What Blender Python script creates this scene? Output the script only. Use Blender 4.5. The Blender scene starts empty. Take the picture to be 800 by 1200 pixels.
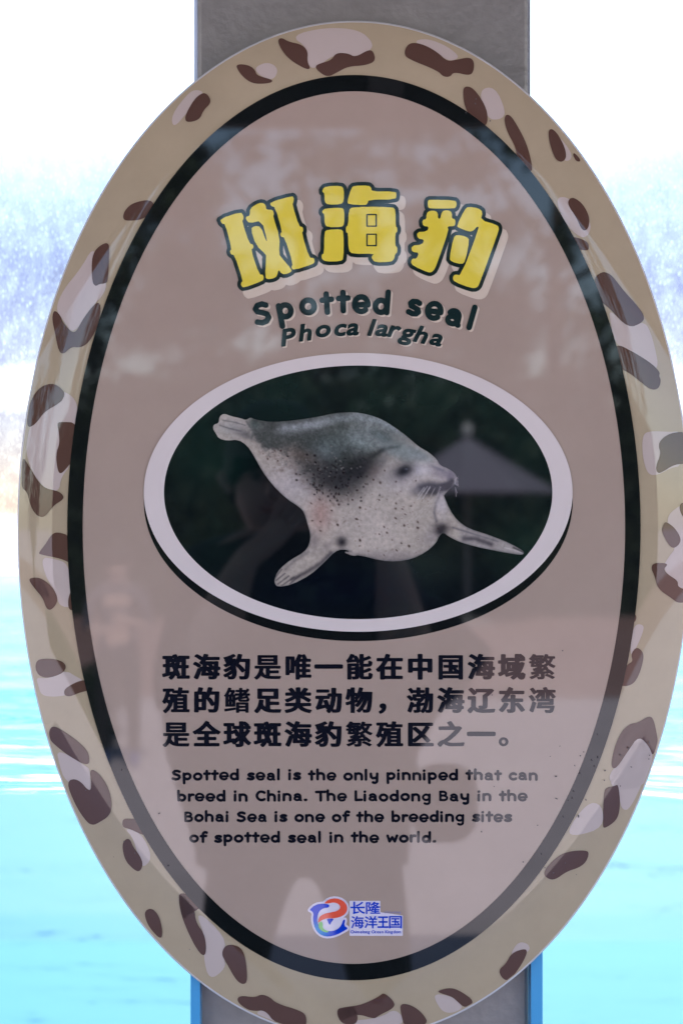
import bpy, bmesh, math, random
import numpy as np
from mathutils import Vector, noise as mnoise
R = math.radians
S = bpy.context.scene
C = S.collection
P = 0.00075            # one pixel of the sign's own drawing = 0.75 mm
D = 1.5                # lens to sign
ZC = 1.45              # height of the lens above the paving

# ---------------------------------------------------------------- camera, sky, sun, exposure
cam = bpy.data.cameras.new('camera')
camo = bpy.data.objects.new('camera', cam); C.objects.link(camo)
camo.location = (0, -D, ZC); camo.rotation_euler = (R(90), 0, 0)
cam.sensor_fit = 'VERTICAL'; cam.sensor_height = 36; cam.sensor_width = 24
cam.lens = 60; cam.clip_start = 0.01; cam.clip_end = 2000
cam.dof.use_dof = True; cam.dof.focus_distance = D; cam.dof.aperture_fstop = 6.0
S.camera = camo
SUN_EL, SUN_ROT = R(55), R(8)
w = bpy.data.worlds.new('World'); S.world = w; w.use_nodes = True
nt = w.node_tree
sky = nt.nodes.new('ShaderNodeTexSky'); sky.sky_type = 'NISHITA'; sky.sun_disc = False
sky.sun_elevation = SUN_EL; sky.sun_rotation = SUN_ROT
sky.air_density = 1.0; sky.dust_density = 0.6; sky.ozone_density = 1.0
nt.links.new(sky.outputs[0], nt.nodes['Background'].inputs[0])
nt.nodes['Background'].inputs[1].default_value = 0.15
sl = bpy.data.lights.new('sun', 'SUN'); sl.energy = 4.2; sl.angle = R(0.5); sl.color = (1.0, 0.95, 0.88)
so = bpy.data.objects.new('sun', sl); C.objects.link(so)
sd = Vector((math.sin(SUN_ROT)*math.cos(SUN_EL), math.cos(SUN_ROT)*math.cos(SUN_EL), math.sin(SUN_EL)))
so.rotation_euler = sd.to_track_quat('Z', 'Y').to_euler()
so.location = sd*30
S.view_settings.view_transform = 'Standard'; S.view_settings.look = 'None'
S.view_settings.gamma = 1.0; S.view_settings.exposure = 1.62
S.cycles.max_bounces = 10; S.cycles.transparent_max_bounces = 12
S.cycles.use_denoising = True

# ---------------------------------------------------------------- helpers
def lin(c):
    c = c/255.0
    return c/12.92 if c <= 0.04045 else ((c+0.055)/1.055)**2.4
INK = 1.45
WARM = (1.03, 0.97, 0.92)      # white balance put into the inks, offsetting the cool light
def ink(r, g, b, k=INK):
    return tuple(min(0.9, max(0.004, (lin(v)-0.007)*k*q)) for v, q in zip((r, g, b), WARM))

def new_mat(name):
    m = bpy.data.materials.new(name); m.use_nodes = True
    return m, m.node_tree, m.node_tree.nodes['Principled BSDF']
def mat(name, col, rough=0.6, coat=0.0, spec=0.5, var=0.0, vscale=8.0, metal=0.0, bump=0.0, bscale=60.0):
    m, t, b = new_mat(name)
    b.inputs['Base Color'].default_value = (*col, 1)
    b.inputs['Roughness'].default_value = rough
    b.inputs['Specular IOR Level'].default_value = spec
    b.inputs['Metallic'].default_value = metal
    if coat:
        b.inputs['Coat Weight'].default_value = coat; b.inputs['Coat Roughness'].default_value = 0.02; b.inputs['Coat IOR'].default_value = 1.55
    if var or bump:
        tc = t.nodes.new('ShaderNodeTexCoord')
    if var:
        n = t.nodes.new('ShaderNodeTexNoise'); n.inputs['Scale'].default_value = vscale; n.inputs['Detail'].default_value = 6
        n.inputs['Roughness'].default_value = 0.65
        t.links.new(tc.outputs['Object'], n.inputs['Vector'])
        rp = t.nodes.new('ShaderNodeValToRGB')
        rp.color_ramp.elements[0].position = 0.3; rp.color_ramp.elements[1].position = 0.72
        rp.color_ramp.elements[0].color = (*[c*(1-var) for c in col], 1)
        rp.color_ramp.elements[1].color = (*[min(1, c*(1+var)) for c in col], 1)
        t.links.new(n.outputs['Fac'], rp.inputs[0]); t.links.new(rp.outputs[0], b.inputs['Base Color'])
    if bump:
        n2 = t.nodes.new('ShaderNodeTexNoise'); n2.inputs['Scale'].default_value = bscale; n2.inputs['Detail'].default_value = 5
        t.links.new(tc.outputs['Object'], n2.inputs['Vector'])
        bp = t.nodes.new('ShaderNodeBump'); bp.inputs['Strength'].default_value = bump; bp.inputs['Distance'].default_value = 0.02
        t.links.new(n2.outputs['Fac'], bp.inputs['Height']); t.links.new(bp.outputs[0], b.inputs['Normal'])
    return m
def gloss_print(name, col, var=0.03):
    return mat(name, col, rough=0.6, coat=1.0, spec=0.0, var=var, vscale=14.0)

def obj(name, verts, faces, m=None, parent=None, smooth=False, normals=None):
    me = bpy.data.meshes.new(name)
    me.from_pydata([tuple(map(float, v)) for v in verts], [], [tuple(map(int, f)) for f in faces])
    me.update()
    if m: me.materials.append(m)
    if smooth: me.shade_smooth()
    if normals is not None:
        me.shade_smooth(); me.normals_split_custom_set_from_vertices([tuple(map(float, n)) for n in normals])
    o = bpy.data.objects.new(name, me); C.objects.link(o)
    if parent: o.parent = parent
    return o
def tag(o, label=None, cat=None, group=None, kind=None):
    if label: o['label'] = label
    if cat: o['category'] = cat
    if group: o['group'] = group
    if kind: o['kind'] = kind
    return o
def empty(name, loc, label, cat, group=None):
    o = bpy.data.objects.new(name, None); C.objects.link(o); o.location = loc; o.empty_display_size = 0.1
    return tag(o, label, cat, group)
class MB:
    def __init__(s): s.v = []; s.f = []
    def add(s, v, f):
        k = len(s.v); s.v += [tuple(p) for p in v]; s.f += [tuple(i+k for i in q) for q in f]
    def box(s, x0, x1, y0, y1, z0, z1):
        s.add([(x0,y0,z0),(x1,y0,z0),(x1,y1,z0),(x0,y1,z0),(x0,y0,z1),(x1,y0,z1),(x1,y1,z1),(x0,y1,z1)],
              [(0,3,2,1),(4,5,6,7),(0,1,5,4),(1,2,6,5),(2,3,7,6),(3,0,4,7)])
    def tube(s, pts, rad, n=8, cap=True):
        pts = [Vector(p) for p in pts]; k = len(s.v)
        for i, p in enumerate(pts):
            d = (pts[min(i+1, len(pts)-1)]-pts[max(i-1, 0)]).normalized()
            a = d.orthogonal().normalized() if i == 0 else (a - d*a.dot(d)).normalized()
            b = d.cross(a); r = rad[i] if hasattr(rad, '__len__') else rad
            for j in range(n):
                t = 2*math.pi*j/n; s.v.append(tuple(p + a*(r*math.cos(t)) + b*(r*math.sin(t))))
        for i in range(len(pts)-1):
            for j in range(n):
                s.f.append((k+i*n+j, k+i*n+(j+1) % n, k+(i+1)*n+(j+1) % n, k+(i+1)*n+j))
        if cap:
            s.f.append(tuple(k+j for j in reversed(range(n)))); s.f.append(tuple(k+(len(pts)-1)*n+j for j in range(n)))
    def build(s, name, m, parent=None, smooth=False):
        return obj(name, s.v, s.f, m, parent, smooth)
def bevel(o, wd, seg=2):
    md = o.modifiers.new('bevel', 'BEVEL'); md.width = wd; md.segments = seg; md.limit_method = 'ANGLE'

# ---------------------------------------------------------------- the sign's surface: flat face, rim rolling back
CX, CY, AX, AY = 414.9, 620.8, 394.6, 597.2
def rr(x, y): return np.sqrt(((x-CX)/AX)**2+((y-CY)/AY)**2)
DROP = 0.007
def surf(x, y, lift=0.0):
    """drawing pixel -> point on the sign (metres), normal"""
    x = np.asarray(x, float); y = np.asarray(y, float)
    def dep(x, y):                                             # 0 at the black band, 1 at the outer edge
        g_ = np.sqrt(((x-414.6)/336.0)**2+((y-618.6)/531.0)**2)+1e-9
        t = (g_-1)/np.maximum(g_/np.maximum(rr(x, y), 1e-6)-1, .05)
        return DROP*np.clip(t, 0, 1.08)**2
    d = dep(x, y); e = 0.5
    dx = (dep(x+e, y)-dep(x-e, y))/(2*e*P); dy = (dep(x, y+e)-dep(x, y-e))/(2*e*P)
    n = np.stack([dx, -np.ones_like(dx), -dy], -1)          # depth grows along +Y away from the viewer
    n /= np.linalg.norm(n, axis=-1, keepdims=True)
    p = np.stack([(x-400)*P, d, ZC-(y-600)*P], -1) + n*np.asarray(lift)
    return p, n
def film(name, px, faces, lift, m, parent):
    px = np.asarray(px, float)
    p, n = surf(px[:, 0], px[:, 1], lift)
    return obj(name, p, faces, m, parent, normals=n)

def march(F, x0, y0, h, merge=True):
    """flat mesh of the region F<0 (grid F[j,i] at x0+i*h, y0+j*h)"""
    F = np.where(np.abs(F) < 1e-6, 1e-6, F)
    ins = F < 0; ny, nx = F.shape
    verts = []; faces = []; idx = {}
    def gv(i, j):
        k = (i, j)
        if k not in idx: idx[k] = len(verts); verts.append((x0+i*h, y0+j*h))
        return idx[k]
    def ev(i, j, i2, j2):
        if (i2, j2) < (i, j): i, j, i2, j2 = i2, j2, i, j
        k = (i, j, i2, j2)
        if k not in idx:
            a = F[j, i]; b = F[j2, i2]; t = a/(a-b)
            idx[k] = len(verts); verts.append((x0+(i+(i2-i)*t)*h, y0+(j+(j2-j)*t)*h))
        return idx[k]
    s = ins[:-1, :-1].astype(int)+ins[1:, :-1]+ins[:-1, 1:]+ins[1:, 1:]
    for j in range(ny-1):
        row = s[j]; full = np.flatnonzero(row == 4)
        if len(full):
            if merge:
                cut = np.flatnonzero(np.diff(full) > 1)
                st = np.r_[full[0], full[cut+1]]; en = np.r_[full[cut], full[-1]]
                for a, b in zip(st, en): faces.append((gv(a, j), gv(a, j+1), gv(b+1, j+1), gv(b+1, j)))
            else:
                for a in full: faces.append((gv(a, j), gv(a, j+1), gv(a+1, j+1), gv(a+1, j)))
        for i in np.flatnonzero((row > 0) & (row < 4)):
            cs = [(i, j), (i, j+1), (i+1, j+1), (i+1, j)]; poly = []
            for k in range(4):
                a = cs[k]; b = cs[(k+1) % 4]
                ia = ins[a[1], a[0]]; ib = ins[b[1], b[0]]
                if ia: poly.append(gv(*a))
                if ia != ib: poly.append(ev(*a, *b))
            if len(poly) >= 3: faces.append(tuple(poly))
    return verts, faces
def seg_dist(X, Y, segs):
    d = np.full(X.shape, 1e9)
    for ax, ay, bx, by in segs:
        vx, vy = bx-ax, by-ay; L = vx*vx+vy*vy+1e-12
        t = np.clip(((X-ax)*vx+(Y-ay)*vy)/L, 0, 1)
        d = np.minimum(d, (X-ax-t*vx)**2+(Y-ay-t*vy)**2)
    return np.sqrt(d)
def inside(X, Y, segs):
    c = np.zeros(X.shape, bool)
    for ax, ay, bx, by in segs:
        if ay == by: continue
        m = (ay > Y) != (by > Y)
        c ^= m & (X < (bx-ax)*(Y-ay)/(by-ay)+ax)
    return c
def poly_segs(p): return [(*p[i], *p[(i+1) % len(p)]) for i in range(len(p))]
def smooth_poly(p, it=2):
    for _ in range(it):
        q = []
        for i in range(len(p)):
            a = p[i]; b = p[(i+1) % len(p)]
            q += [(a[0]*.75+b[0]*.25, a[1]*.75+b[1]*.25), (a[0]*.25+b[0]*.75, a[1]*.25+b[1]*.75)]
        p = q
    return p
def at(ox, oy, s, pts): return [(ox+a/s, oy+b/s) for a, b in pts]
def poly_sdf(polys, h, pad):
    allp = np.array([q for p in polys for q in p])
    x0, y0 = allp.min(0)-pad; x1, y1 = allp.max(0)+pad
    X, Y = np.meshgrid(np.arange(x0, x1+h, h), np.arange(y0, y1+h, h))
    F = np.full(X.shape, 1e9)
    for p in polys:
        s = poly_segs(p); d = seg_dist(X, Y, s)
        F = np.minimum(F, np.where(inside(X, Y, s), -d, d))
    return F, x0, y0, X, Y
class Flat:
    def __init__(s): s.v = []; s.f = []
    def add(s, vf):
        k = len(s.v); s.v += list(vf[0]); s.f += [tuple(i+k for i in q) for q in vf[1]]
    def build(s, name, lift, m, parent): return film(name, s.v, s.f, lift, m, parent)
def ell_band(cx, cy, a0, b0, a1, b1, nr, n=256):
    v = []; f = []
    for k in range(nr+1):
        t = k/nr
        for j in range(n):
            q = 2*math.pi*j/n; v.append((cx+(a0+(a1-a0)*t)*math.cos(q), cy+(b0+(b1-b0)*t)*math.sin(q)))
    for k in range(nr):
        for j in range(n):
            f.append((k*n+j, k*n+(j+1) % n, (k+1)*n+(j+1) % n, (k+1)*n+j))
    return v, f
def ell_disc(cx, cy, a, b, n=256):
    return [(cx+a*math.cos(2*math.pi*j/n), cy+b*math.sin(2*math.pi*j/n)) for j in range(n)], [tuple(reversed(range(n)))]

# ---------------------------------------------------------------- THE SETTING
pave = mat('pink grey paving', (0.62, 0.55, 0.585), 0.8, var=0.10, vscale=1.5, bump=0.15, bscale=40)
g = MB(); g.add([(-90,-120,0),(90,-120,0),(90,120,0),(-90,120,0)], [(0,1,2,3)])
tag(g.build('ground', pave), kind='structure')

b = MB(); b.add([(-60,-22,.004),(60,-22,.004),(60,-11.8,.004),(-60,-11.8,.004)], [(0,1,2,3)])
tag(b.build('path', mat('red brick path', (.34, .215, .20), .85, var=.25, vscale=3)), kind='structure')

pool_m = mat('painted pool', (0.036, 0.235, 0.30), 0.7)
def pool_paint(m):
    t = m.node_tree; L = t.links; bs = t.nodes['Principled BSDF']
    tc = t.nodes.new('ShaderNodeTexCoord'); sx = t.nodes.new('ShaderNodeSeparateXYZ'); L.new(tc.outputs['Object'], sx.inputs[0])
    n = t.nodes.new('ShaderNodeTexNoise'); n.inputs['Scale'].default_value = 1.3; n.inputs['Detail'].default_value = 5; L.new(tc.outputs['Object'], n.inputs['Vector'])
    a_ = t.nodes.new('ShaderNodeMath'); a_.operation = 'MULTIPLY_ADD'; a_.inputs[1].default_value = 1.4; L.new(n.outputs['Fac'], a_.inputs[0]); L.new(sx.outputs['Y'], a_.inputs[2])
    rp = t.nodes.new('ShaderNodeValToRGB'); e = rp.color_ramp.elements                # pool blue; the pale sheen of far water painted in as white
    dv_ = t.nodes.new('ShaderNodeMath'); dv_.operation = 'DIVIDE'; dv_.inputs[1].default_value = 8.0; L.new(a_.outputs[0], dv_.inputs[0])
    e[0].position = .2; e[0].color = (.017,.155,.24,1); e[1].position = .885; e[1].color = (.62,.66,.68,1)
    q = e.new(.50); q.color = (.026,.18,.25,1); q = e.new(.71); q.color = (.07,.25,.30,1); q = e.new(.81); q.color = (.20,.38,.41,1)
    L.new(dv_.outputs[0], rp.inputs[0]); L.new(rp.outputs[0], bs.inputs['Base Color'])
pool_paint(pool_m)
pv = []; pf = []; prof = ((.17,.38),(2.6,.42),(4.2,.78),(5.6,1.10),(6.5,1.19))   # deep at the window; far slope added so the floor stays sunlit
for y, z in prof:
    for x in (-7, 7): pv.append((x, y, z))
for k in range(4): pf.append((2*k, 2*k+1, 2*k+3, 2*k+2))
k = len(pv); pv += [(-7,.17,1.30),(-7,6.5,1.30),(7,.17,1.30),(7,6.5,1.30)]
pf += [(0,2,4,6,8,k+1,k), (1,k+2,k+3,9,7,5,3)]
tag(obj('pool_floor', pv, pf, pool_m), kind='structure')
def water_material():
    m, t, b = new_mat('clear pool water'); t.nodes.remove(b)
    out = t.nodes['Material Output']
    tr = t.nodes.new('ShaderNodeBsdfTransparent'); tr.inputs[0].default_value = (0.86, 0.985, 1.0, 1)
    gl = t.nodes.new('ShaderNodeBsdfGlossy'); gl.inputs['Roughness'].default_value = 0.08; gl.inputs['Color'].default_value = (.34,.62,.72,1)
    fr = t.nodes.new('ShaderNodeFresnel'); fr.inputs['IOR'].default_value = 1.33
    mx = t.nodes.new('ShaderNodeMixShader')
    tc = t.nodes.new('ShaderNodeTexCoord'); mp = t.nodes.new('ShaderNodeMapping'); mp.inputs['Scale'].default_value = (1.0, 2.2, 1.0)
    n = t.nodes.new('ShaderNodeTexNoise'); n.inputs['Scale'].default_value = 3.2; n.inputs['Detail'].default_value = 4
    bp = t.nodes.new('ShaderNodeBump'); bp.inputs['Strength'].default_value = 0.35; bp.inputs['Distance'].default_value = 0.10
    L = t.links
    L.new(tc.outputs['Object'], mp.inputs[0]); L.new(mp.outputs[0], n.inputs['Vector']); L.new(n.outputs['Fac'], bp.inputs['Height'])
    L.new(bp.outputs[0], gl.inputs['Normal']); L.new(bp.outputs[0], fr.inputs['Normal'])
    L.new(fr.outputs[0], mx.inputs[0]); L.new(tr.outputs[0], mx.inputs[1]); L.new(gl.outputs[0], mx.inputs[2]); fm = t.nodes.new('ShaderNodeMapping'); fm.inputs['Scale'].default_value = (1.5, 8.0, 1.0); L.new(tc.outputs['Object'], fm.inputs[0])
    fn = t.nodes.new('ShaderNodeTexNoise'); fn.inputs['Scale'].default_value = 2.4; fn.inputs['Detail'].default_value = 7; fn.inputs['Roughness'].default_value = .6
    L.new(fm.outputs[0], fn.inputs['Vector'])
    sx = t.nodes.new('ShaderNodeSeparateXYZ'); L.new(tc.outputs['Object'], sx.inputs[0])
    mr = t.nodes.new('ShaderNodeMapRange'); mr.inputs[1].default_value = .2; mr.inputs[2].default_value = 1.6; mr.inputs[3].default_value = .07; mr.inputs[4].default_value = -.16
    L.new(sx.outputs['Y'], mr.inputs[0])
    ad = t.nodes.new('ShaderNodeMath'); L.new(fn.outputs['Fac'], ad.inputs[0]); L.new(mr.outputs[0], ad.inputs[1])
    fr2 = t.nodes.new('ShaderNodeValToRGB'); fr2.color_ramp.elements[0].position = .57; fr2.color_ramp.elements[1].position = .70; fr2.color_ramp.elements[1].color = (.75,.75,.75,1); L.new(ad.outputs[0], fr2.inputs[0])
    fo = t.nodes.new('ShaderNodeBsdfTranslucent'); fo.inputs[0].default_value = (.9,.93,.93,1); fo2 = t.nodes.new('ShaderNodeBsdfDiffuse'); fo2.inputs[0].default_value = (.9,.92,.92,1)
    m2 = t.nodes.new('ShaderNodeMixShader'); L.new(fr2.outputs[0], m2.inputs[0]); L.new(mx.outputs[0], m2.inputs[1]); L.new(fo2.outputs[0], m2.inputs[2])
    L.new(m2.outputs[0], out.inputs[0])
    return m
WZ = 1.172
wv = []; wf = []
nxw, nyw = 120, 60
for j in range(nyw+1):
    for i in range(nxw+1):
        x = -6.9+13.8*i/nxw; y = .18+(6.3-.18)*(j/nyw)**1.6
        z = WZ + 0.009*math.exp(-y)*math.sin(7.5*x+1.2) + 0.012*mnoise.noise(Vector((x*1.1, y*2.0, 0.3))) + 0.006*mnoise.noise(Vector((x*3, y*5, 4.1))) - 0.03*x*math.exp(-y*1.5)
        wv.append((x, y, z))
for j in range(nyw):
    for i in range(nxw):
        a = j*(nxw+1)+i; wf.append((a, a+1, a+nxw+2, a+nxw+1))
tag(obj('water', wv, wf, water_material(), smooth=True), kind='structure')

# bright paved deck beyond the pool
b = MB(); b.box(-60, 60, 6.5, 70, 1.0, 1.205)
tag(b.build('deck', mat('white deck paving', (0.78, 0.78, 0.77), 0.7, var=0.08, vscale=2)), kind='structure')

# column that carries the sign
colm = mat('dull brushed steel cladding', (0.315, 0.285, 0.265), 0.42, var=0.16, vscale=22, metal=0.55, bump=0.06, bscale=140)
col = empty('column', (0.02, 0.19, 0), 'grey column with a mottled face standing behind the oval sign', 'column')
b = MB(); b.box(-.1505, .1495, -.145, .145, .0, 2.46); o = b.build('shaft', colm, col); bevel(o, 0.004)
b = MB(); b.box(-.17, .17, -.162, .165, .0, .12); o = b.build('plinth', mat('dark column plinth', (0.14, .13, .13), .6, var=.1), col); bevel(o, 0.004)

# glass panels either side
def glass_material():
    m, t, b = new_mat('stained aquarium acrylic'); t.nodes.remove(b)
    out = t.nodes['Material Output']; L = t.links
    tc = t.nodes.new('ShaderNodeTexCoord')
    big = t.nodes.new('ShaderNodeTexNoise'); big.inputs['Scale'].default_value = 5.0; big.inputs['Detail'].default_value = 3
    L.new(tc.outputs['Object'], big.inputs['Vector'])
    mp = t.nodes.new('ShaderNodeMapping'); mp.inputs['Scale'].default_value = (1.2, 1.0, 0.8); L.new(tc.outputs['Object'], mp.inputs[0])
    dr = t.nodes.new('ShaderNodeTexVoronoi'); dr.inputs['Scale'].default_value = 170; L.new(mp.outputs[0], dr.inputs['Vector'])
    fine = t.nodes.new('ShaderNodeTexNoise'); fine.inputs['Scale'].default_value = 60; fine.inputs['Detail'].default_value = 6; fine.inputs['Roughness'].default_value = .7
    L.new(mp.outputs[0], fine.inputs['Vector'])
    sx = t.nodes.new('ShaderNodeSeparateXYZ'); L.new(tc.outputs['Object'], sx.inputs[0])
    band = t.nodes.new('ShaderNodeValToRGB'); cr = band.color_ramp          # splash marks above the waterline, by height
    pts = [(.05,.0),(.11,.8),(.29,.95),(.335,.25),(.365,.3),(.40,.95),(.55,1.0),(.70,.75),(.95,0)]
    cr.elements[0].position = 0; cr.elements[0].color = (0,0,0,1); cr.elements[1].position = 1; cr.elements[1].color = (0,0,0,1)
    for p_, v_ in pts:
        e = cr.elements.new(p_); e.color = (v_, v_, v_, 1)
    def math_(op, a_, b_, c_=None):
        q = t.nodes.new('ShaderNodeMath'); q.operation = op
        for i, w_ in enumerate((a_, b_, c_)):
            if w_ is None: continue
            if hasattr(w_, 'links') or hasattr(w_, 'is_output'): L.new(w_, q.inputs[i])
            else: q.inputs[i].default_value = w_
        return q.outputs[0]
    zz = math_('MULTIPLY_ADD', sx.outputs['Z'], 2.0, -2.8)
    zz = math_('MULTIPLY_ADD', big.outputs['Fac'], 0.16, math_('SUBTRACT', zz, 0.08 + 0.0))
    L.new(zz, band.inputs[0])
    fr = t.nodes.new('ShaderNodeValToRGB'); fr.color_ramp.elements[0].position = .33; fr.color_ramp.elements[0].color = (.68,.68,.68,1); fr.color_ramp.elements[1].position = .68
    L.new(fine.outputs['Fac'], fr.inputs[0])
    side_ = math_('MULTIPLY_ADD', math_('GREATER_THAN', sx.outputs['X'], 0.0), -0.02, 1.0)
    dd = t.nodes.new('ShaderNodeValToRGB'); dd.color_ramp.elements[0].position = .12; dd.color_ramp.elements[0].color = (.75,.75,.75,1); dd.color_ramp.elements[1].position = .4
    L.new(dr.outputs['Distance'], dd.inputs[0])
    mu = math_('MULTIPLY', math_('MULTIPLY', math_('MULTIPLY', band.outputs[0], fr.outputs[0]), dd.outputs[0]), side_)
    cn = t.nodes.new('ShaderNodeMixRGB'); cn.inputs[1].default_value = (.36,.355,.39,1); cn.inputs[2].default_value = (.40,.365,.49,1); L.new(big.outputs['Fac'], cn.inputs[0])
    tint = t.nodes.new('ShaderNodeMixRGB'); tint.inputs[1].default_value = (0.97, 0.985, 1, 1); L.new(cn.outputs[0], tint.inputs[2])
    L.new(mu, tint.inputs[0])
    tr = t.nodes.new('ShaderNodeBsdfTransparent'); L.new(tint.outputs[0], tr.inputs[0])
    gl = t.nodes.new('ShaderNodeBsdfGlossy'); gl.inputs['Roughness'].default_value = 0.02
    fz = t.nodes.new('ShaderNodeFresnel'); fz.inputs['IOR'].default_value = 1.3
    mx = t.nodes.new('ShaderNodeMixShader')
    L.new(fz.outputs[0], mx.inputs[0]); L.new(tr.outputs[0], mx.inputs[1]); L.new(gl.outputs[0], mx.inputs[2]); L.new(mx.outputs[0], out.inputs[0])
    return m
gm = glass_material()
seal_b = mat('acrylic edge in painted water light', (0.05, 0.37, 0.72), 0.35, coat=.3)  # blue light of the water painted into the strip below the waterline
seal_w = mat('pale edge bead', (0.62, 0.70, 0.85), 0.3, coat=.3)
for side, xa, xb, lab in ((-1, -4.2, -.1345, 'clear acrylic pool window left of the column, heavily splashed above the waterline'),
                          (1, .1735, 4.2, 'clear acrylic pool window right of the column, lightly splashed and wet')):
    e = empty('pool_window', (0, .15, 0), lab, 'window')
    b = MB(); b.box(xa, xb, -.012, .012, .02, 2.44); b.build('pane', gm, e)
    b = MB()
    if side < 0: b.box(-.1342, -.1258, -.130, -.1065, .125, 1.168)
    else: b.box(.1686, .1788, -.130, -.1065, .125, 1.168)
    b.build('edge_strip', seal_b, e)
    b = MB()
    if side < 0: b.box(-.1336, -.1304, -.10, -.08, 1.172, 2.44)
    else: b.box(.1696, .1712, -.10, -.08, 1.172, 2.44)
    b.build('edge_bead', seal_w if side < 0 else mat('grey edge bead', (.3, .29, .33), .4), e)

# roof of the viewing shelter over sign and visitor
rs = empty('shelter_roof', (0, 0, 2.46), 'dark timber shelter roof above the viewing windows, mirrored at the top of the sign', 'roof')
b = MB(); b.box(-3.1, 3.3, -2.5, .34, .005, .10); b.build('deck', mat('dark stained timber', (0.05, .04, .035), .7, var=.3, vscale=6), rs)
b = MB()
for i in range(7): b.box(-2.9+i-.04, -2.9+i+.04, -2.45, .31, -.055, .003)
b.build('rafters', mat('dark rafters', (0.06, .045, .035), .7, var=.2), rs)
b = MB(); b.box(-3.1, 3.3, -2.56, -2.502, -.10, .13); b.build('fascia', mat('brown fascia board', (0.07, .05, .04), .6, var=.2), rs)

# ---------------------------------------------------------------- THE SIGN
sign = empty('information_sign', (0, 0, 0), 'glossy oval spotted seal information sign with a leopard print rim, fixed to the grey column', 'sign')
M = {
 'khaki': gloss_print('printed khaki', ink(156,142,121), .06),
 'beige': gloss_print('printed pinkish beige', ink(152,135,126), .04),
 'pale': gloss_print('printed pale mauve', ink(170,157,153)),
 'spot': gloss_print('printed brown', ink(82,61,55), .05),
 'black': gloss_print('printed black', ink(28,30,31), 0),
 'white': gloss_print('printed off white', ink(194,184,184), .02),
 'yellow': gloss_print('printed yellow', ink(214,186,68), .05),
 'outline': gloss_print('printed dark green', ink(30,40,38), 0),
 'shadow': gloss_print('printed light beige', ink(188,174,161), .02),
 'text': gloss_print('printed ink', ink(28,29,36), 0),
 'teal': gloss_print('printed dark teal', ink(30,42,44), 0),
}
# board: domed front, thin pale edge, flat back
n = 288; rings = [0.0, .4, .7, .80] + [0.82+0.18*k/24 for k in range(0, 25)]
v = []; f = []
for r in rings[1:]:
    for j in range(n):
        q = 2*math.pi*j/n; v.append((CX+AX*r*math.cos(q), CY+AY*r*math.sin(q)))
p, nn = surf(np.array(v)[:, 0], np.array(v)[:, 1], 0)
K = len(rings)-1
f.append(tuple(reversed(range(n))))
for k in range(K-1):
    for j in range(n): f.append((k*n+j, k*n+(j+1) % n, (k+1)*n+(j+1) % n, (k+1)*n+j))
obj('board', p, f, M['khaki'], sign, normals=nn)
b = MB(); q0 = []
for dy, sc in ((DROP+.0003, 1.0), (DROP+.0012, 1.0045), (DROP+.0045, 1.0045), (DROP+.0055, 1.0), (DROP+.0055, .3)):
    q0.append([((CX+AX*sc*math.cos(2*math.pi*j/n)-400)*P, dy, ZC-(CY+AY*sc*math.sin(2*math.pi*j/n)-600)*P) for j in range(n)])
b.v = [x for r in q0 for x in r]
for k in range(4):
    for j in range(n): b.f.append((k*n+j, (k+1)*n+j, (k+1)*n+(j+1) % n, k*n+(j+1) % n))
b.f.append(tuple(4*n+j for j in range(n)))
b.build('edge', mat('pale acrylic edge', (0.75, .70, .70), .25, coat=.5), sign, smooth=True)
b = MB(); b.box(-.06, .09, .0196, .0445, 1.15, 1.80); b.build('mounting_batten', mat('galvanised batten', (.35,.35,.36), .5, metal=.6), sign)

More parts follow.
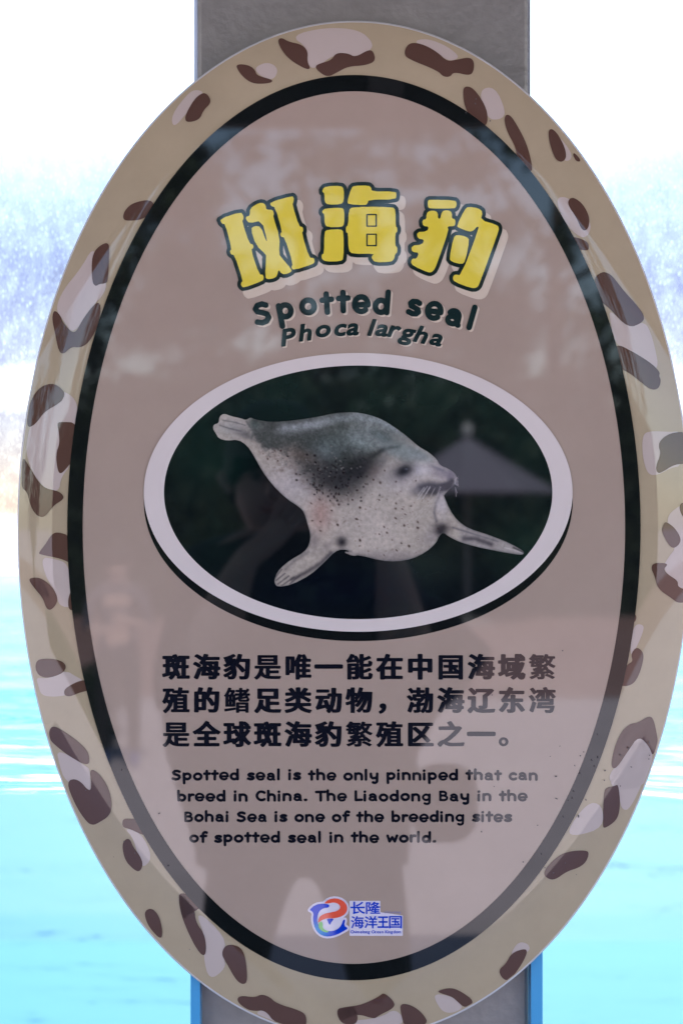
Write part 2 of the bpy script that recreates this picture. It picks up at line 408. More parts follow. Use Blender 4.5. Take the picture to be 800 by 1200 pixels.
# pale patches, then dark spots, over the rim
def rim_part(name, polys, lift, m):
    F, x0, y0, X, Y = poly_sdf(polys, 1.4, 6)
    F = np.maximum(F, (rr(X, Y)-0.997)*420)
    vf = march(F, x0, y0, 1.4, merge=False)
    if vf[1]: return film(name, vf[0], vf[1], lift, m, sign)
za = (20, 240, 4.444); zb = (20, 460, 6.667); zc = (20, 620, 5.4545); zd = (40, 820, 4.0); ze = (130, 1020, 2.963)
zf = (380, 1080, 2.963); zg = (600, 100, 4.0); zh = (660, 300, 5.714); zi = (720, 480, 5.0); zj = (690, 700, 5.4545)
zk = (600, 850, 4.0); zl = (200, 20, 3.077); zm = (440, 30, 4.0)
pale = [
 (za, [(395,215),(330,330),(235,440),(195,540),(240,600),(295,680),(400,520),(450,470),(470,410),(430,300)]),
 (zb, [(330,-20),(430,20),(480,110),(470,230),(430,560),(345,660),(330,780),(200,750),(60,520),(80,270),(200,150)]),
 (zc, [(150,180),(240,190),(330,220),(345,370),(365,500),(270,495),(250,400),(190,320)]),
 (zc, [(115,950),(200,960),(310,900),(390,950),(430,965),(330,1060),(240,1075),(150,1068),(130,1000)]),
 (zd, [(100,230),(250,315),(262,330),(268,460),(140,385),(115,310)]),
 (zd, [(420,600),(500,620),(560,740),(500,800),(470,650)]),
 (ze, [(290,130),(400,230),(390,300),(400,340),(340,390),(320,300),(330,240)]),
 (ze, [(500,500),(540,480),(600,540),(520,540)]),
 (zf, [(60,350),(190,340),(250,300),(290,370),(80,380)]),
 (zf, [(382,250),(450,265),(490,310),(420,330),(385,280)]),
 (zf, [(640,130),(670,70),(710,80),(715,110)]),
 (zl, [(430,60),(560,30),(680,40),(730,90),(720,120),(660,150),(590,130),(520,190),(490,170),(495,110)]),
 (zl, [(300,180),(350,158),(390,185),(370,230),(320,210)]),
 (zl, [(60,270),(90,255),(125,270),(60,340),(10,400),(0,350)]),
 (zm, [(170,70),(240,50),(340,90),(400,145),(340,165),(280,110)]),
 (zm, [(480,300),(560,280),(610,400),(590,440),(520,440)]),
 (zg, [(165,190),(240,250),(290,330),(250,360),(200,300)]),
 (zg, [(250,520),(200,530),(240,640),(320,720),(360,700),(370,640),(300,560)]),
 (zh, [(300,350),(430,480),(545,430),(600,540),(650,790),(480,680),(335,580),(315,450)]),
 (zi, [(160,150),(200,125),(330,130),(400,125),(400,330),(330,340),(250,385),(190,380),(160,270)]),
 (zi, [(290,640),(380,560),(440,560),(440,1060),(370,1040),(280,930),(310,870),(370,800)]),
 (zj, [(285,170),(350,175),(340,230),(300,320),(265,380),(262,300)]),
 (zj, [(318,885),(390,960),(420,1040),(360,1230),(130,1230),(150,1100),(250,980)]),
 (zk, [(590,55),(650,130),(660,160),(560,400),(510,400),(500,290),(440,250),(500,170)]),
 (zk, [(350,360),(420,370),(430,480),(300,520),(250,500)]),
]
spots = [
 (za, [(560,30),(600,-10),(700,-30),(720,20),(660,78),(570,85),(550,70)]),
 (za, [(400,240),(440,205),(475,195),(482,230),(475,395),(465,410),(425,413),(412,426),(392,405),(388,300)]),
 (za, [(182,560),(195,545),(225,575),(235,610),(300,680),(340,600),(400,520),(432,505),(438,560),(415,650),(370,725),(325,745),(285,738),(240,780),(215,760),(195,660),(180,600)]),
 (zb, [(95,70),(150,-20),(215,-65),(300,-70),(370,-10),(372,30),(340,80),(210,150),(150,235),(100,268),(75,262),(70,180)]),
 (zb, [(315,240),(340,228),(480,235),(480,480),(400,580),(345,640),(318,610),(305,480),(335,400),(330,320)]),
 (zb, [(35,520),(50,512),(110,610),(200,745),(330,770),(373,815),(350,845),(290,880),(230,960),(190,978),(140,950),(100,880),(75,775),(30,745),(30,650)]),
 (zc, [(140,150),(180,100),(225,30),(265,18),(345,45),(350,225),(290,190),(140,162)]),
 (zc, [(68,322),(100,310),(150,312),(220,360),(262,430),(255,480),(215,522),(185,505),(165,440),(110,380)]),
 (zc, [(365,360),(330,430),(328,500),(345,520),(375,518)]),
 (zc, [(112,900),(118,850),(150,830),(240,830),(300,850),(318,885),(290,925),(200,955),(140,945)]),
 (zc, [(300,1035),(320,1010),(400,968),(455,965),(470,1030),(400,1045),(340,1072),(305,1065)]),
 (zd, [(66,150),(80,128),(105,130),(180,175),(240,225),(262,265),(255,315),(160,265),(90,212),(70,190)]),
 (zd, [(145,385),(205,370),(265,440),(270,380),(262,335),(275,325),(310,350),(350,410),(368,490),(355,545),(300,580),(275,592),(245,580),(190,500)]),
 (zd, [(415,560),(440,556),(500,560),(540,640),(500,630),(450,605),(415,598)]),
 (zd, [(412,680),(430,652),(450,652),(465,690),(500,735),(512,775),(495,808),(470,800),(425,755)]),
 (zd, [(680,890),(680,960),(700,1040),(740,1000),(800,960)]),
 (ze, [(115,145),(140,132),(165,155),(178,205),(175,248),(140,215),(120,180)]),
 (ze, [(235,80),(240,140),(265,210),(300,280),(325,303),(332,270),(325,220),(295,180),(290,130),(260,90)]),
 (ze, [(390,270),(410,255),(450,265),(468,300),(475,385),(460,400),(435,385),(400,320),(385,295)]),
 (ze, [(435,460),(445,438),(500,445),(520,432),(550,440),(575,465),(660,490),(680,510),(675,560),(570,540),(535,490),(500,495),(470,490)]),
 (ze, [(780,490),(810,478),(850,470),(860,540),(800,540)]),
 (zf, [(40,305),(70,298),(130,290),(190,260),(205,245),(240,275),(245,300),(185,330),(175,342),(110,320),(55,355)]),
 (zf, [(262,285),(300,290),(340,320),(365,365),(280,380),(265,320)]),
 (zf, [(395,240),(440,230),(475,245),(525,285),(490,310),(455,275),(440,262),(395,248)]),
 (zf, [(605,170),(630,150),(650,110),(700,95),(705,115),(680,165),(640,215),(615,200)]),
 (zl, [(385,75),(400,68),(425,85),(470,95),(495,120),(492,160),(505,185),(490,190),(430,155),(395,110)]),
 (zl, [(520,178),(535,168),(580,155),(595,128),(640,130),(665,145),(715,115),(732,125),(738,160),(700,175),(640,178),(600,200),(565,218),(530,195)]),
 (zl, [(232,172),(250,165),(285,172),(305,190),(310,210),(365,225),(368,235),(340,241),(295,240),(260,215)]),
 (zl, [(60,335),(90,285),(125,265),(150,305),(118,335),(105,370),(60,380),(50,365)]),
 (zm, [(133,130),(145,90),(175,73),(230,85),(290,120),(335,165),(380,155),(440,140),(463,160),(460,210),(440,233),(365,215),(350,240),(315,240),(290,210),(150,155)]),
 (zm, [(408,310),(415,285),(445,285),(480,320),(520,390),(525,450),(510,475),(450,440),(415,380)]),
 (zm, [(600,420),(630,415),(670,480),(705,550),(730,640),(732,700),(660,620),(655,570),(610,490)]),
 (zg, [(170,210),(185,195),(215,220),(250,290),(255,340),(230,360),(200,345),(175,270)]),
 (zg, [(285,310),(300,315),(325,345),(315,355),(295,345)]),
 (zg, [(258,560),(265,530),(290,525),(330,555),(360,610),(360,660),(340,685),(320,670),(300,620)]),
 (zg, [(270,710),(310,715),(355,735),(358,770),(345,776),(290,765)]),
 (zh, [(200,150),(240,115),(275,105),(325,130),(400,230),(500,335),(545,400),(530,445),(430,485),(300,345),(240,300)]),
 (zh, [(330,575),(480,650),(600,725),(650,780),(640,800),(655,830),(640,885),(600,897),(560,880),(450,790),(370,750)]),
 (zi, [(255,210),(270,175),(320,140),(390,128),(440,130),(440,315),(350,320),(270,372),(245,370),(240,330),(270,260)]),
 (zi, [(378,570),(400,540),(440,560),(440,640),(400,630)]),
 (zi, [(272,715),(285,670),(300,655),(350,690),(385,740),(390,780),(350,815),(320,800)]),
 (zi, [(210,930),(225,898),(300,900),(310,910),(285,935),(310,965),(375,1005),(370,1040),(440,1065),(440,1130),(370,1135),(340,1110),(250,1050),(235,980)]),
 (zj, [(275,95),(295,110),(302,130),(290,160),(270,160)]),
 (zj, [(265,365),(290,325),(315,322),(345,355),(345,400),(320,490),(285,550),(235,570),(190,560),(210,480),(245,425),(278,410)]),
 (zj, [(138,1060),(165,940),(210,850),(260,808),(310,803),(385,758),(415,780),(440,890),(445,930),(412,1030),(390,960),(318,885),(250,980),(180,1085),(150,1098)]),
 (zk, [(428,310),(440,292),(480,285),(495,275),(505,340),(505,400),(490,450),(430,488),(424,470)]),
 (zk, [(140,690),(200,620),(260,590),(350,586),(360,605),(345,645),(310,670),(255,685),(200,725),(165,720)]),
]
for z, pts in pale: rim_part('pale_patch', [smooth_poly(at(*z, pts), 2)], .00025, M['pale'])
for z, pts in spots: rim_part('spot', [smooth_poly(at(*z, pts), 2)], .0005, M['spot'])

# face inside the rim: beige field and black oval band
vf = ell_disc(414.55, 618.25, 325, 519.5); film('face_panel', *vf, .0006, M['beige'], sign)
vf = ell_band(414.55, 618.3, 317.2, 511.0, 335.2, 530.2, 3); film('border_band', *vf, .0009, M['black'], sign)

# title characters
za_ = (245, 210, 6.154); zb_ = (365, 200, 6.667); zc_ = (470, 220, 6.154)
title = [
 [(za_, [(78,288),(228,238),(248,262),(250,290),(238,305),(292,468),(318,470),(322,498),(302,510),(362,690),(392,690),(395,722),(378,738),(250,785),(232,770),(232,745),(246,738),(185,548),(160,545),(150,520),(165,505),(118,325),(95,325)]),
  (za_, [(295,215),(345,180),(385,170),(410,190),(412,222),(460,222),(468,255),(462,270),(510,420),(505,540),(520,565),(598,655),(590,672),(545,690),(520,680),(502,652),(490,700),(470,715),(420,725),(405,705),(412,560),(410,545),(340,480),(300,360),(330,338),(375,345),(412,450),(420,445),(382,300),(290,320),(265,290),(270,270),(295,265)]),
  (za_, [(440,168),(600,122),(612,140),(608,168),(600,185),(650,345),(675,345),(680,375),(668,390),(722,570),(755,568),(762,600),(745,615),(610,658),(592,640),(605,610),(545,422),(520,418),(512,395),(528,380),(478,205),(445,195)])],
 [(zb_, [(85,150),(110,125),(230,120),(252,145),(252,240),(230,265),(125,268),(102,245),(100,178),(85,170)]),
  (zb_, [(85,315),(105,298),(235,290),(255,310),(255,420),(235,443),(125,443),(102,420),(100,342),(83,330)]),
  (zb_, [(100,480),(125,463),(230,460),(250,480),(250,690),(225,710),(110,712),(78,690),(80,655),(98,650)]),
  (zb_, [(310,140),(330,120),(445,118),(465,135),(470,165),(655,165),(662,190),(655,228),(445,228),(435,262),(415,272),(290,265),(278,245)]),
  (zb_, [(290,310),(320,285),(630,285),(655,310),(655,440),(668,445),(668,480),(652,490),(652,590),(668,598),(668,640),(650,655),(645,690),(620,715),(495,718),(470,690),(468,672),(490,650),(320,652),(288,625),(285,490),(268,485),(268,440),(285,430)])],
 [(zc_, [(190,95),(205,88),(385,92),(398,110),(395,140),(380,152),(205,152),(190,140)]),
  (zc_, [(180,190),(200,168),(245,168),(262,185),(262,222),(280,228),(288,185),(305,165),(345,165),(365,185),(362,225),(388,228),(388,270),(375,280),(330,280),(340,310),(270,510),(240,590),(215,612),(190,612),(85,565),(68,540),(78,512),(108,515),(128,470),(75,465),(72,420),(150,412),(165,375),(118,370),(110,322),(185,318),(198,282),(155,278),(150,235),(180,228)]),
  (zc_, [(455,160),(480,138),(555,150),(585,175),(570,235),(690,270),(702,295),(695,325),(560,700),(540,725),(500,725),(380,680),(368,650),(385,625),(430,635),(560,290),(545,280),(520,310),(490,320),(410,290),(398,275)]),
  (zc_, [(375,360),(400,340),(470,355),(490,380),(460,530),(435,555),(360,535),(345,510)])],
]
shf = Flat(); otf = Flat(); 
for ch in title:
    polys = [smooth_poly(at(*z, p), 1) for z, p in ch]
    F, x0, y0, X, Y = poly_sdf(polys, .45, 8)
    shf.add(march(F-4.6, x0+6.5, y0+8.5, .45)); otf.add(march(F-4.3, x0, y0, .45))
shf.build('title_shadow', .0009, M['shadow'], sign)
ol = otf.build('title_outline', .0012, M['outline'], sign)
for ch in title:
    polys = [smooth_poly(at(*z, p), 1) for z, p in ch]
    F, x0, y0, X, Y = poly_sdf(polys, .45, 8)
    c = film('title_character', *march(F, x0, y0, .45), .0015, M['yellow'], sign)
    if ch is title[1]:
        fl = Flat()
        for a, bq in ((342, 440), (495, 592)):
            pr = [at(*zb_, [(432,a+4),(504,a+4),(504,bq-4),(432,bq-4)])]
            F, x0, y0, X, Y = poly_sdf(pr, .3, 3)
            fl.add(march(np.abs(F)-.75, x0, y0, .3))
        fl.build('window_mark', .0018, M['outline'], c)

# lettering drawn with strokes: x-height 10 units, y up
def arc(cx, cy, rx, ry, a0, a1, n=18):
    return [(cx+rx*math.cos(R(a0+(a1-a0)*k/n)), cy+ry*math.sin(R(a0+(a1-a0)*k/n))) for k in range(n+1)]
E_ = lambda cx, cy, rx, ry: arc(cx, cy, rx, ry, 0, 360, 24)
arch = [(1.6,5.8)]+arc(4.8,5.6,3.2,3.2,160,0,10)+[(8.0,1.4)]
G = {
 'a': ([arc(4.6,5.9,2.9,2.9,150,0,10)+[(7.6,1.5),(8.1,1.3)], E_(4.3,3.4,2.6,2.1)], 10.6),
 'b': ([[(1.6,13.2),(1.8,1.6)], E_(4.9,4.8,3.2,3.5)], 10.6),
 'c': ([arc(4.9,5,3.5,3.6,48,312)], 9.4),
 'd': ([[(8.1,13.2),(8.2,1.5)], E_(4.7,4.8,3.2,3.5)], 10.8),
 'e': ([arc(5.0,5.1,3.8,4.2,-4,312), [(1.6,4.6),(8.7,4.9)]], 10.6),
 'f': ([[(3.2,1.4),(3.3,10.4)]+arc(5.5,10.6,2.2,2.6,180,50,8), [(1.2,8.2),(6.3,8.6)]], 7.8),
 'g': ([E_(4.6,5.2,3.1,3.4), [(8.0,8.6),(7.9,-1.0)]+arc(5.2,-1.0,2.7,2.2,0,-140,8)], 10.6),
 'h': ([[(1.6,13.2),(1.7,1.4)], arch], 10.6),
 'i': ([[(1.7,8.4),(1.7,1.4)], [(1.6,12.2),(1.8,12.3)]], 4.9),
 'l': ([[(1.7,13.3),(1.7,1.4)]], 4.9),
 'n': ([[(1.6,8.6),(1.7,1.4)], arch], 10.6),
 'o': ([E_(4.9,5,3.5,3.6)], 10.6),
 'p': ([[(1.6,8.6),(2.0,-3.2)], E_(5.0,5.2,3.2,3.4)], 10.8),
 'r': ([[(1.6,8.6),(1.7,1.4)], [(1.7,5.6),(2.8,7.8),(4.4,8.6),(5.8,8.3)]], 7.2),
 's': ([[(7.0,7.9),(5.4,8.6),(3.2,8.4),(2.0,7.2),(2.6,5.8),(4.8,5.0),(6.6,4.2),(7.1,2.9),(6.0,1.7),(3.8,1.4),(1.6,2.2)]], 9.2),
 't': ([[(3.6,11.8),(3.6,1.4)], [(1.1,8.4),(6.4,8.6)]], 7.9),
 'w': ([[(1.4,8.6),(3.4,1.6),(6.0,6.6),(8.6,1.6),(10.8,8.6)]], 12.8),
 'y': ([[(1.6,8.6),(1.9,4.6),(3.6,3.0),(6.0,3.2),(7.9,4.6)], [(8.0,8.6),(7.9,-.8)]+arc(5.4,-.8,2.5,2.0,0,-130,8)], 10.6),
 'S': ([[(8.2,10.9),(6.2,12.0),(3.4,11.7),(2.0,10.0),(2.8,8.2),(5.4,7.1),(7.8,5.8),(8.4,3.8),(6.8,1.9),(4.2,1.4),(1.6,2.4)]], 11.0),
 'C': ([arc(6.2,6.8,4.6,5.3,50,308)], 11.2),
 'T': ([[(1.2,11.9),(10.0,12.1)], [(5.6,12.0),(5.7,1.4)]], 11.2),
 'L': ([[(1.8,12.1),(1.8,1.5),(7.6,1.7)]], 9.0),
 'B': ([[(1.8,12.0),(1.8,1.5)], [(1.8,12.0)]+arc(4.6,9.6,2.9,2.4,90,-90,8)+[(1.8,7.2)], [(4.4,7.2)]+arc(5.2,4.3,3.2,2.8,90,-90,8)+[(1.8,1.5)]], 10.6),
 '.': ([[(1.7,1.5),(2.6,1.6)]], 5.0), ' ': ([], 6.4),
}
def strokes(ch, f):
    out = []
    for pl in G[ch][0]:
        q = [f(x, y) for x, y in pl]
        out += [(*q[i], *q[i+1]) for i in range(len(q)-1)]
    return out
def stroke_mesh(sg, rad, h, extra=0.0):
    a = np.array(sg); x0 = min(a[:, 0].min(), a[:, 2].min())-rad-2; x1 = max(a[:, 0].max(), a[:, 2].max())+rad+2
    y0 = min(a[:, 1].min(), a[:, 3].min())-rad-2; y1 = max(a[:, 1].max(), a[:, 3].max())+rad+2
    X, Y = np.meshgrid(np.arange(x0, x1+h, h), np.arange(y0, y1+h, h))
    return march(seg_dist(X, Y, sg)-rad, x0, y0, h)
rnd = random.Random(5)
# English paragraph
ep = Flat()
for txt, xa, xb, yb in (('Spotted seal is the only pinniped that can', 201, 629.5, 914.3), ('breed in China. The Liaodong Bay in the', 207.5, 617, 938.8),
                        ('Bohai Sea is one of the breeding sites', 215.5, 599, 963.0), ('of spotted seal in the world.', 222, 510.5, 987.3)):
    tot = sum(G[c][1] for c in txt)-1.2
    k = (xb-xa)/tot; sy = 0.93; x = xa
    for c in txt:
        if c != ' ':
            t = R(rnd.uniform(-2, 2)); oy = rnd.uniform(-.3, .3)
            ff = lambda u, q, x=x, t=t, oy=oy: (x+u*k-q*sy*math.sin(t)*-1*0.5, yb+oy-q*sy-u*k*math.sin(t)*0.5)
            ep.add(stroke_mesh(strokes(c, ff), 1.36 if c in 'eagB' else 1.58, .25))
        x += G[c][1]*k
ep.build('english_paragraph', .0009, M['text'], sign)

# arched English name
nm = Flat(); ns = Flat()
for c, cx, cy, rot in (('S',306.7,367.6,12),('p',334,364.5,9),('o',360.6,358.9,6),('t',382.5,358.3,4),('t',401.5,356.5,1),('e',422.5,356.4,-2),('d',446.5,358.4,-5),
                       ('s',484.3,360.2,-9),('e',507.8,364.2,-11),('a',531.2,371.8,-14),('l',551.6,376.5,-16)):
    k = 2.05; t = R(rot); wdt = G[c][1]-1.2; hh = 6.7 if c == 'S' else (5.2 if c != 'p' else 5.2)
    def ff(u, q):
        a = (u-wdt/2)*k; b = (q-hh)*k
        return (cx+a*math.cos(t)-b*math.sin(t), cy-(a*math.sin(t)+b*math.cos(t)))
    m_ = stroke_mesh(strokes(c, ff), 3.3, .4); nm.add(m_)
    ns.add(([(x+2.2, y+1.8) for x, y in m_[0]], m_[1]))
ns.build('name_shadow', .0009, M['shadow'], sign)
nm.build('english_name', .0012, M['teal'], sign)

# letters taken from the built-in text object (outline segments, em units)
GC = {}
def glyph(ch):
    if ch in GC: return GC[ch]
    cu = bpy.data.curves.new('letter', 'FONT'); cu.body = ch; cu.size = 1; cu.resolution_u = 4
    o = bpy.data.objects.new('letter', cu); C.objects.link(o)
    me = o.evaluated_get(bpy.context.evaluated_depsgraph_get()).to_mesh()
    cnt = {}
    for pl in me.polygons:
        for e in pl.edge_keys: cnt[e] = cnt.get(e, 0)+1
    vv = [(q.co.x, q.co.y) for q in me.vertices]
    # merge split vertices so that only outline edges stay single
    key = lambda i: (round(vv[i][0], 5), round(vv[i][1], 5))
    c2 = {}
    for pl in me.polygons:
        for a, b2 in pl.edge_keys:
            e = tuple(sorted((key(a), key(b2)))); c2[e] = c2.get(e, 0)+1
    GC[ch] = [(*e[0], *e[1]) for e, q in c2.items() if q == 1 and e[0] != e[1]]
    bpy.data.objects.remove(o); bpy.data.curves.remove(cu)
    return GC[ch]
def glyph_mesh(ch, f, off, h, pad=3):
    sg = [(*f(a, b2), *f(c, d)) for a, b2, c, d in glyph(ch)]
    a = np.array(sg); x0 = min(a[:, 0].min(), a[:, 2].min())-pad; x1 = max(a[:, 0].max(), a[:, 2].max())+pad
    y0 = min(a[:, 1].min(), a[:, 3].min())-pad; y1 = max(a[:, 1].max(), a[:, 3].max())+pad
    X, Y = np.meshgrid(np.arange(x0, x1+h, h), np.arange(y0+h*.013, y1+h, h))
    d = seg_dist(X, Y, sg); F = np.where(inside(X, Y, sg), -d, d)
    return march(F-off, x0, y0+h*.013, h)
# Latin name, slanted
la = Flat(); ls = Flat()
for c, cx, cy, rot in (('P',338.4,395,9),('h',358.5,389.5,7),('o',378.6,388.2,5),('c',398.5,387,3),('a',413.8,386.2,2),
                       ('l',435.5,384,-5),('a',447.8,387.5,-7),('r',461.8,388.8,-9),('g',475.8,395,-11),('h',494.5,392.5,-13),('a',511.6,398.6,-15)):
    t = R(rot); sg = glyph(c); xs = [q[0] for q in sg]+[q[2] for q in sg]; ys = [q[1] for q in sg]+[q[3] for q in sg]
    mx, my = (min(xs)+max(xs))/2, (min(ys)+max(ys))/2; k = 27
    def ff(u, q):
        a = (u-mx)*k*1.22+(q-my)*k*0.25; b = (q-my)*k
        return (cx+a*math.cos(t)-b*math.sin(t), cy-(a*math.sin(t)+b*math.cos(t)))
    m_ = glyph_mesh(c, ff, 1.05, .3); la.add(m_); ls.add(([(x+1.5, y+1.4) for x, y in m_[0]], m_[1]))
ls.build('latin_shadow', .0009, M['shadow'], sign)
la.build('latin_name', .0012, M['teal'], sign)
# Chinese paragraph
cp = Flat()
dense = {'繁': 1.05, '鳍': .95, '殖': 1.4, '湾': 1.3, '渤': 1.35, '唯': 1.4, '能': 1.4, '物': 1.4, '国': 1.35, '是': 1.3, '，': 1.5, '。': .9, '一': 2.4}
for row, yc in (('斑海豹是唯一能在中国海域繁', 781.3), ('殖的鳍足类动物，渤海辽东湾', 820.4), ('是全球斑海豹繁殖区之一。', 860.2)):
    for i, c in enumerate(row):
        cx = 206.6+35.68*i; k = 32.6
        AN = 1.75
        vv_, ff_ = glyph_mesh(c, lambda u, q: (cx+(u-.5)*k*.96, (yc-(q-.38)*k*.95)*AN), dense.get(c, 1.65), .27)
        cp.add(([(x, y/AN) for x, y in vv_], ff_))
cp.build('chinese_paragraph', .0009, M['text'], sign)

# printed picture: shadow ellipse, off-white frame, dark picture, seal
film('frame_shadow', *ell_disc(419.6, 588.0, 250.6, 163.2), .0009, M['black'], sign)
vf = ell_band(419.5, 577.0, 227.0, 148.5, 250.6, 163.2, 2); film('picture_frame', *vf, .0014, M['white'], sign)

def sm(a, b, x):
    t = np.clip((x-a)/(b-a), 0, 1); return t*t*(3-2*t)
def paint_mat(name):
    m, t, b = new_mat(name)
    b.inputs['Roughness'].default_value = .6; b.inputs['Specular IOR Level'].default_value = 0
    b.inputs['Coat Weight'].default_value = 1; b.inputs['Coat Roughness'].default_value = .02; b.inputs['Coat IOR'].default_value = 1.55
    a = t.nodes.new('ShaderNodeAttribute'); a.attribute_name = 'print'
    t.links.new(a.outputs['Color'], b.inputs['Base Color'])
    return m
def paint(o, px, fn):
    c = fn(px[:, 0], px[:, 1])
    a = o.data.color_attributes.new('print', 'FLOAT_COLOR', 'POINT')
    a.data.foreach_set('color', np.c_[c, np.ones(len(c))].astype(np.float32).ravel())
def inkv(c): 
    c = np.asarray(c, float)/255
    l = np.where(c <= .04045, c/12.92, ((c+.055)/1.055)**2.4)
    return np.clip((l-.007)*INK*np.array(WARM), .003, .9)
def fbm(x, y, s, seed=0.0):
    return np.array([mnoise.fractal(Vector((a/s, b2/s, seed)), .6, 2.1, 4) for a, b2 in zip(x, y)])
class Paint:
    def __init__(s, x, y, base): s.x = x; s.y = y; s.c = np.tile(np.array(base, float), (len(x), 1))
    def mix(s, w_, col): s.c += (np.array(col, float)-s.c)*np.clip(w_, 0, 1)[:, None]
    def blob(s, cx, cy, rx, ry, col, k=1.0, rot=0.0, hard=1.0):
        t = R(rot); u = (s.x-cx)*math.cos(t)+(s.y-cy)*math.sin(t); q = -(s.x-cx)*math.sin(t)+(s.y-cy)*math.cos(t)
        d = (u/rx)**2+(q/ry)**2
        s.mix(k*np.exp(-d**hard), col)
    def line(s, pts, wd, col, k=1.0):
        d = seg_dist(s.x, s.y, [(*pts[i], *pts[i+1]) for i in range(len(pts)-1)]); s.mix(k*np.exp(-(d/wd)**2), col)

# dark water behind the printed seal
h = 3.0
X, Y = np.meshgrid(np.arange(186, 654, h), np.arange(422, 732, h))
F = (np.sqrt(((X-419.5)/228.6)**2+((Y-576.6)/149.8)**2)-1)*150
v, f = march(F, 186, 422, h, merge=False); v = np.array(v)
pic = film('picture', v, f, .0012, paint_mat('printed dark water'), sign)
def dark(x, y):
    p = Paint(x, y, (26, 29, 31))
    n1 = fbm(x, y, 60, 1.0); n2 = fbm(x, y, 22, 5.0)
    p.mix(sm(640, 440, y)*.75*np.clip(.6+n1, 0, 1), (31, 42, 39))
    for b_ in ((235,520,50,45,(27,41,38),.5),(300,470,80,30,(33,44,43),.5),(270,545,40,30,(26,46,41),.5),(620,520,60,60,(30,40,38),.5),(620,640,45,35,(32,48,43),.6),
               (500,460,90,24,(36,46,43),.5),(500,665,42,26,(42,50,46),.75),(320,590,50,60,(24,24,27),.8),(410,690,120,30,(22,24,32),.7),(250,640,40,50,(25,34,32),.5)):
        p.blob(*b_)
    p.mix(np.clip(n2*.25, 0, .25), (38, 50, 47))
    return inkv(p.c)
paint(pic, v, dark)

sa = (240, 470, 4.21); sb = (380, 470, 4.444); sc_ = (420, 500, 3.81)
seal = at(*sa, [(40,135),(46,115),(70,110),(72,78),(95,61),(130,75),(180,86),(205,95),(225,80),(250,92),(330,105),(450,95),(560,78),(640,60),(720,55)]) \
 + at(*sb, [(70,62),(150,58),(220,68),(300,95),(370,140),(430,185),(490,238),(545,268),(585,305),(600,335),(640,350),(675,372),(690,400),(682,430),(650,458),(622,490)]) \
 + at(*sc_, [(380,310),(405,370),(440,420),(490,455),(570,480),(650,510),(710,540),(740,560),(730,573),(690,568),(600,552),(520,535),(450,515),(400,490),(378,472),(358,488),(345,520),(300,560),(240,590),(170,602),(100,598),(0,572)]) \
 + at(*sb, [(150,808),(95,785)]) \
 + at(*sa, [(720,742),(680,730),(640,742),(590,795),(520,858),(430,905),(360,918),(342,895),(350,860),(372,825),(420,785),(490,745),(515,710),(522,660),(505,600),(490,550),(470,525),(400,480),(330,410),(280,340),(240,265),(210,220),(165,190),(110,196),(70,185),(55,160)])
h = .8
F, x0, y0, X, Y = poly_sdf([smooth_poly(seal, 1)], h, 3)
v, f = march(F, x0, y0, h, merge=False); v = np.array(v)
sl_ = film('printed_seal', v, f, .0014, paint_mat('printed seal'), pic)
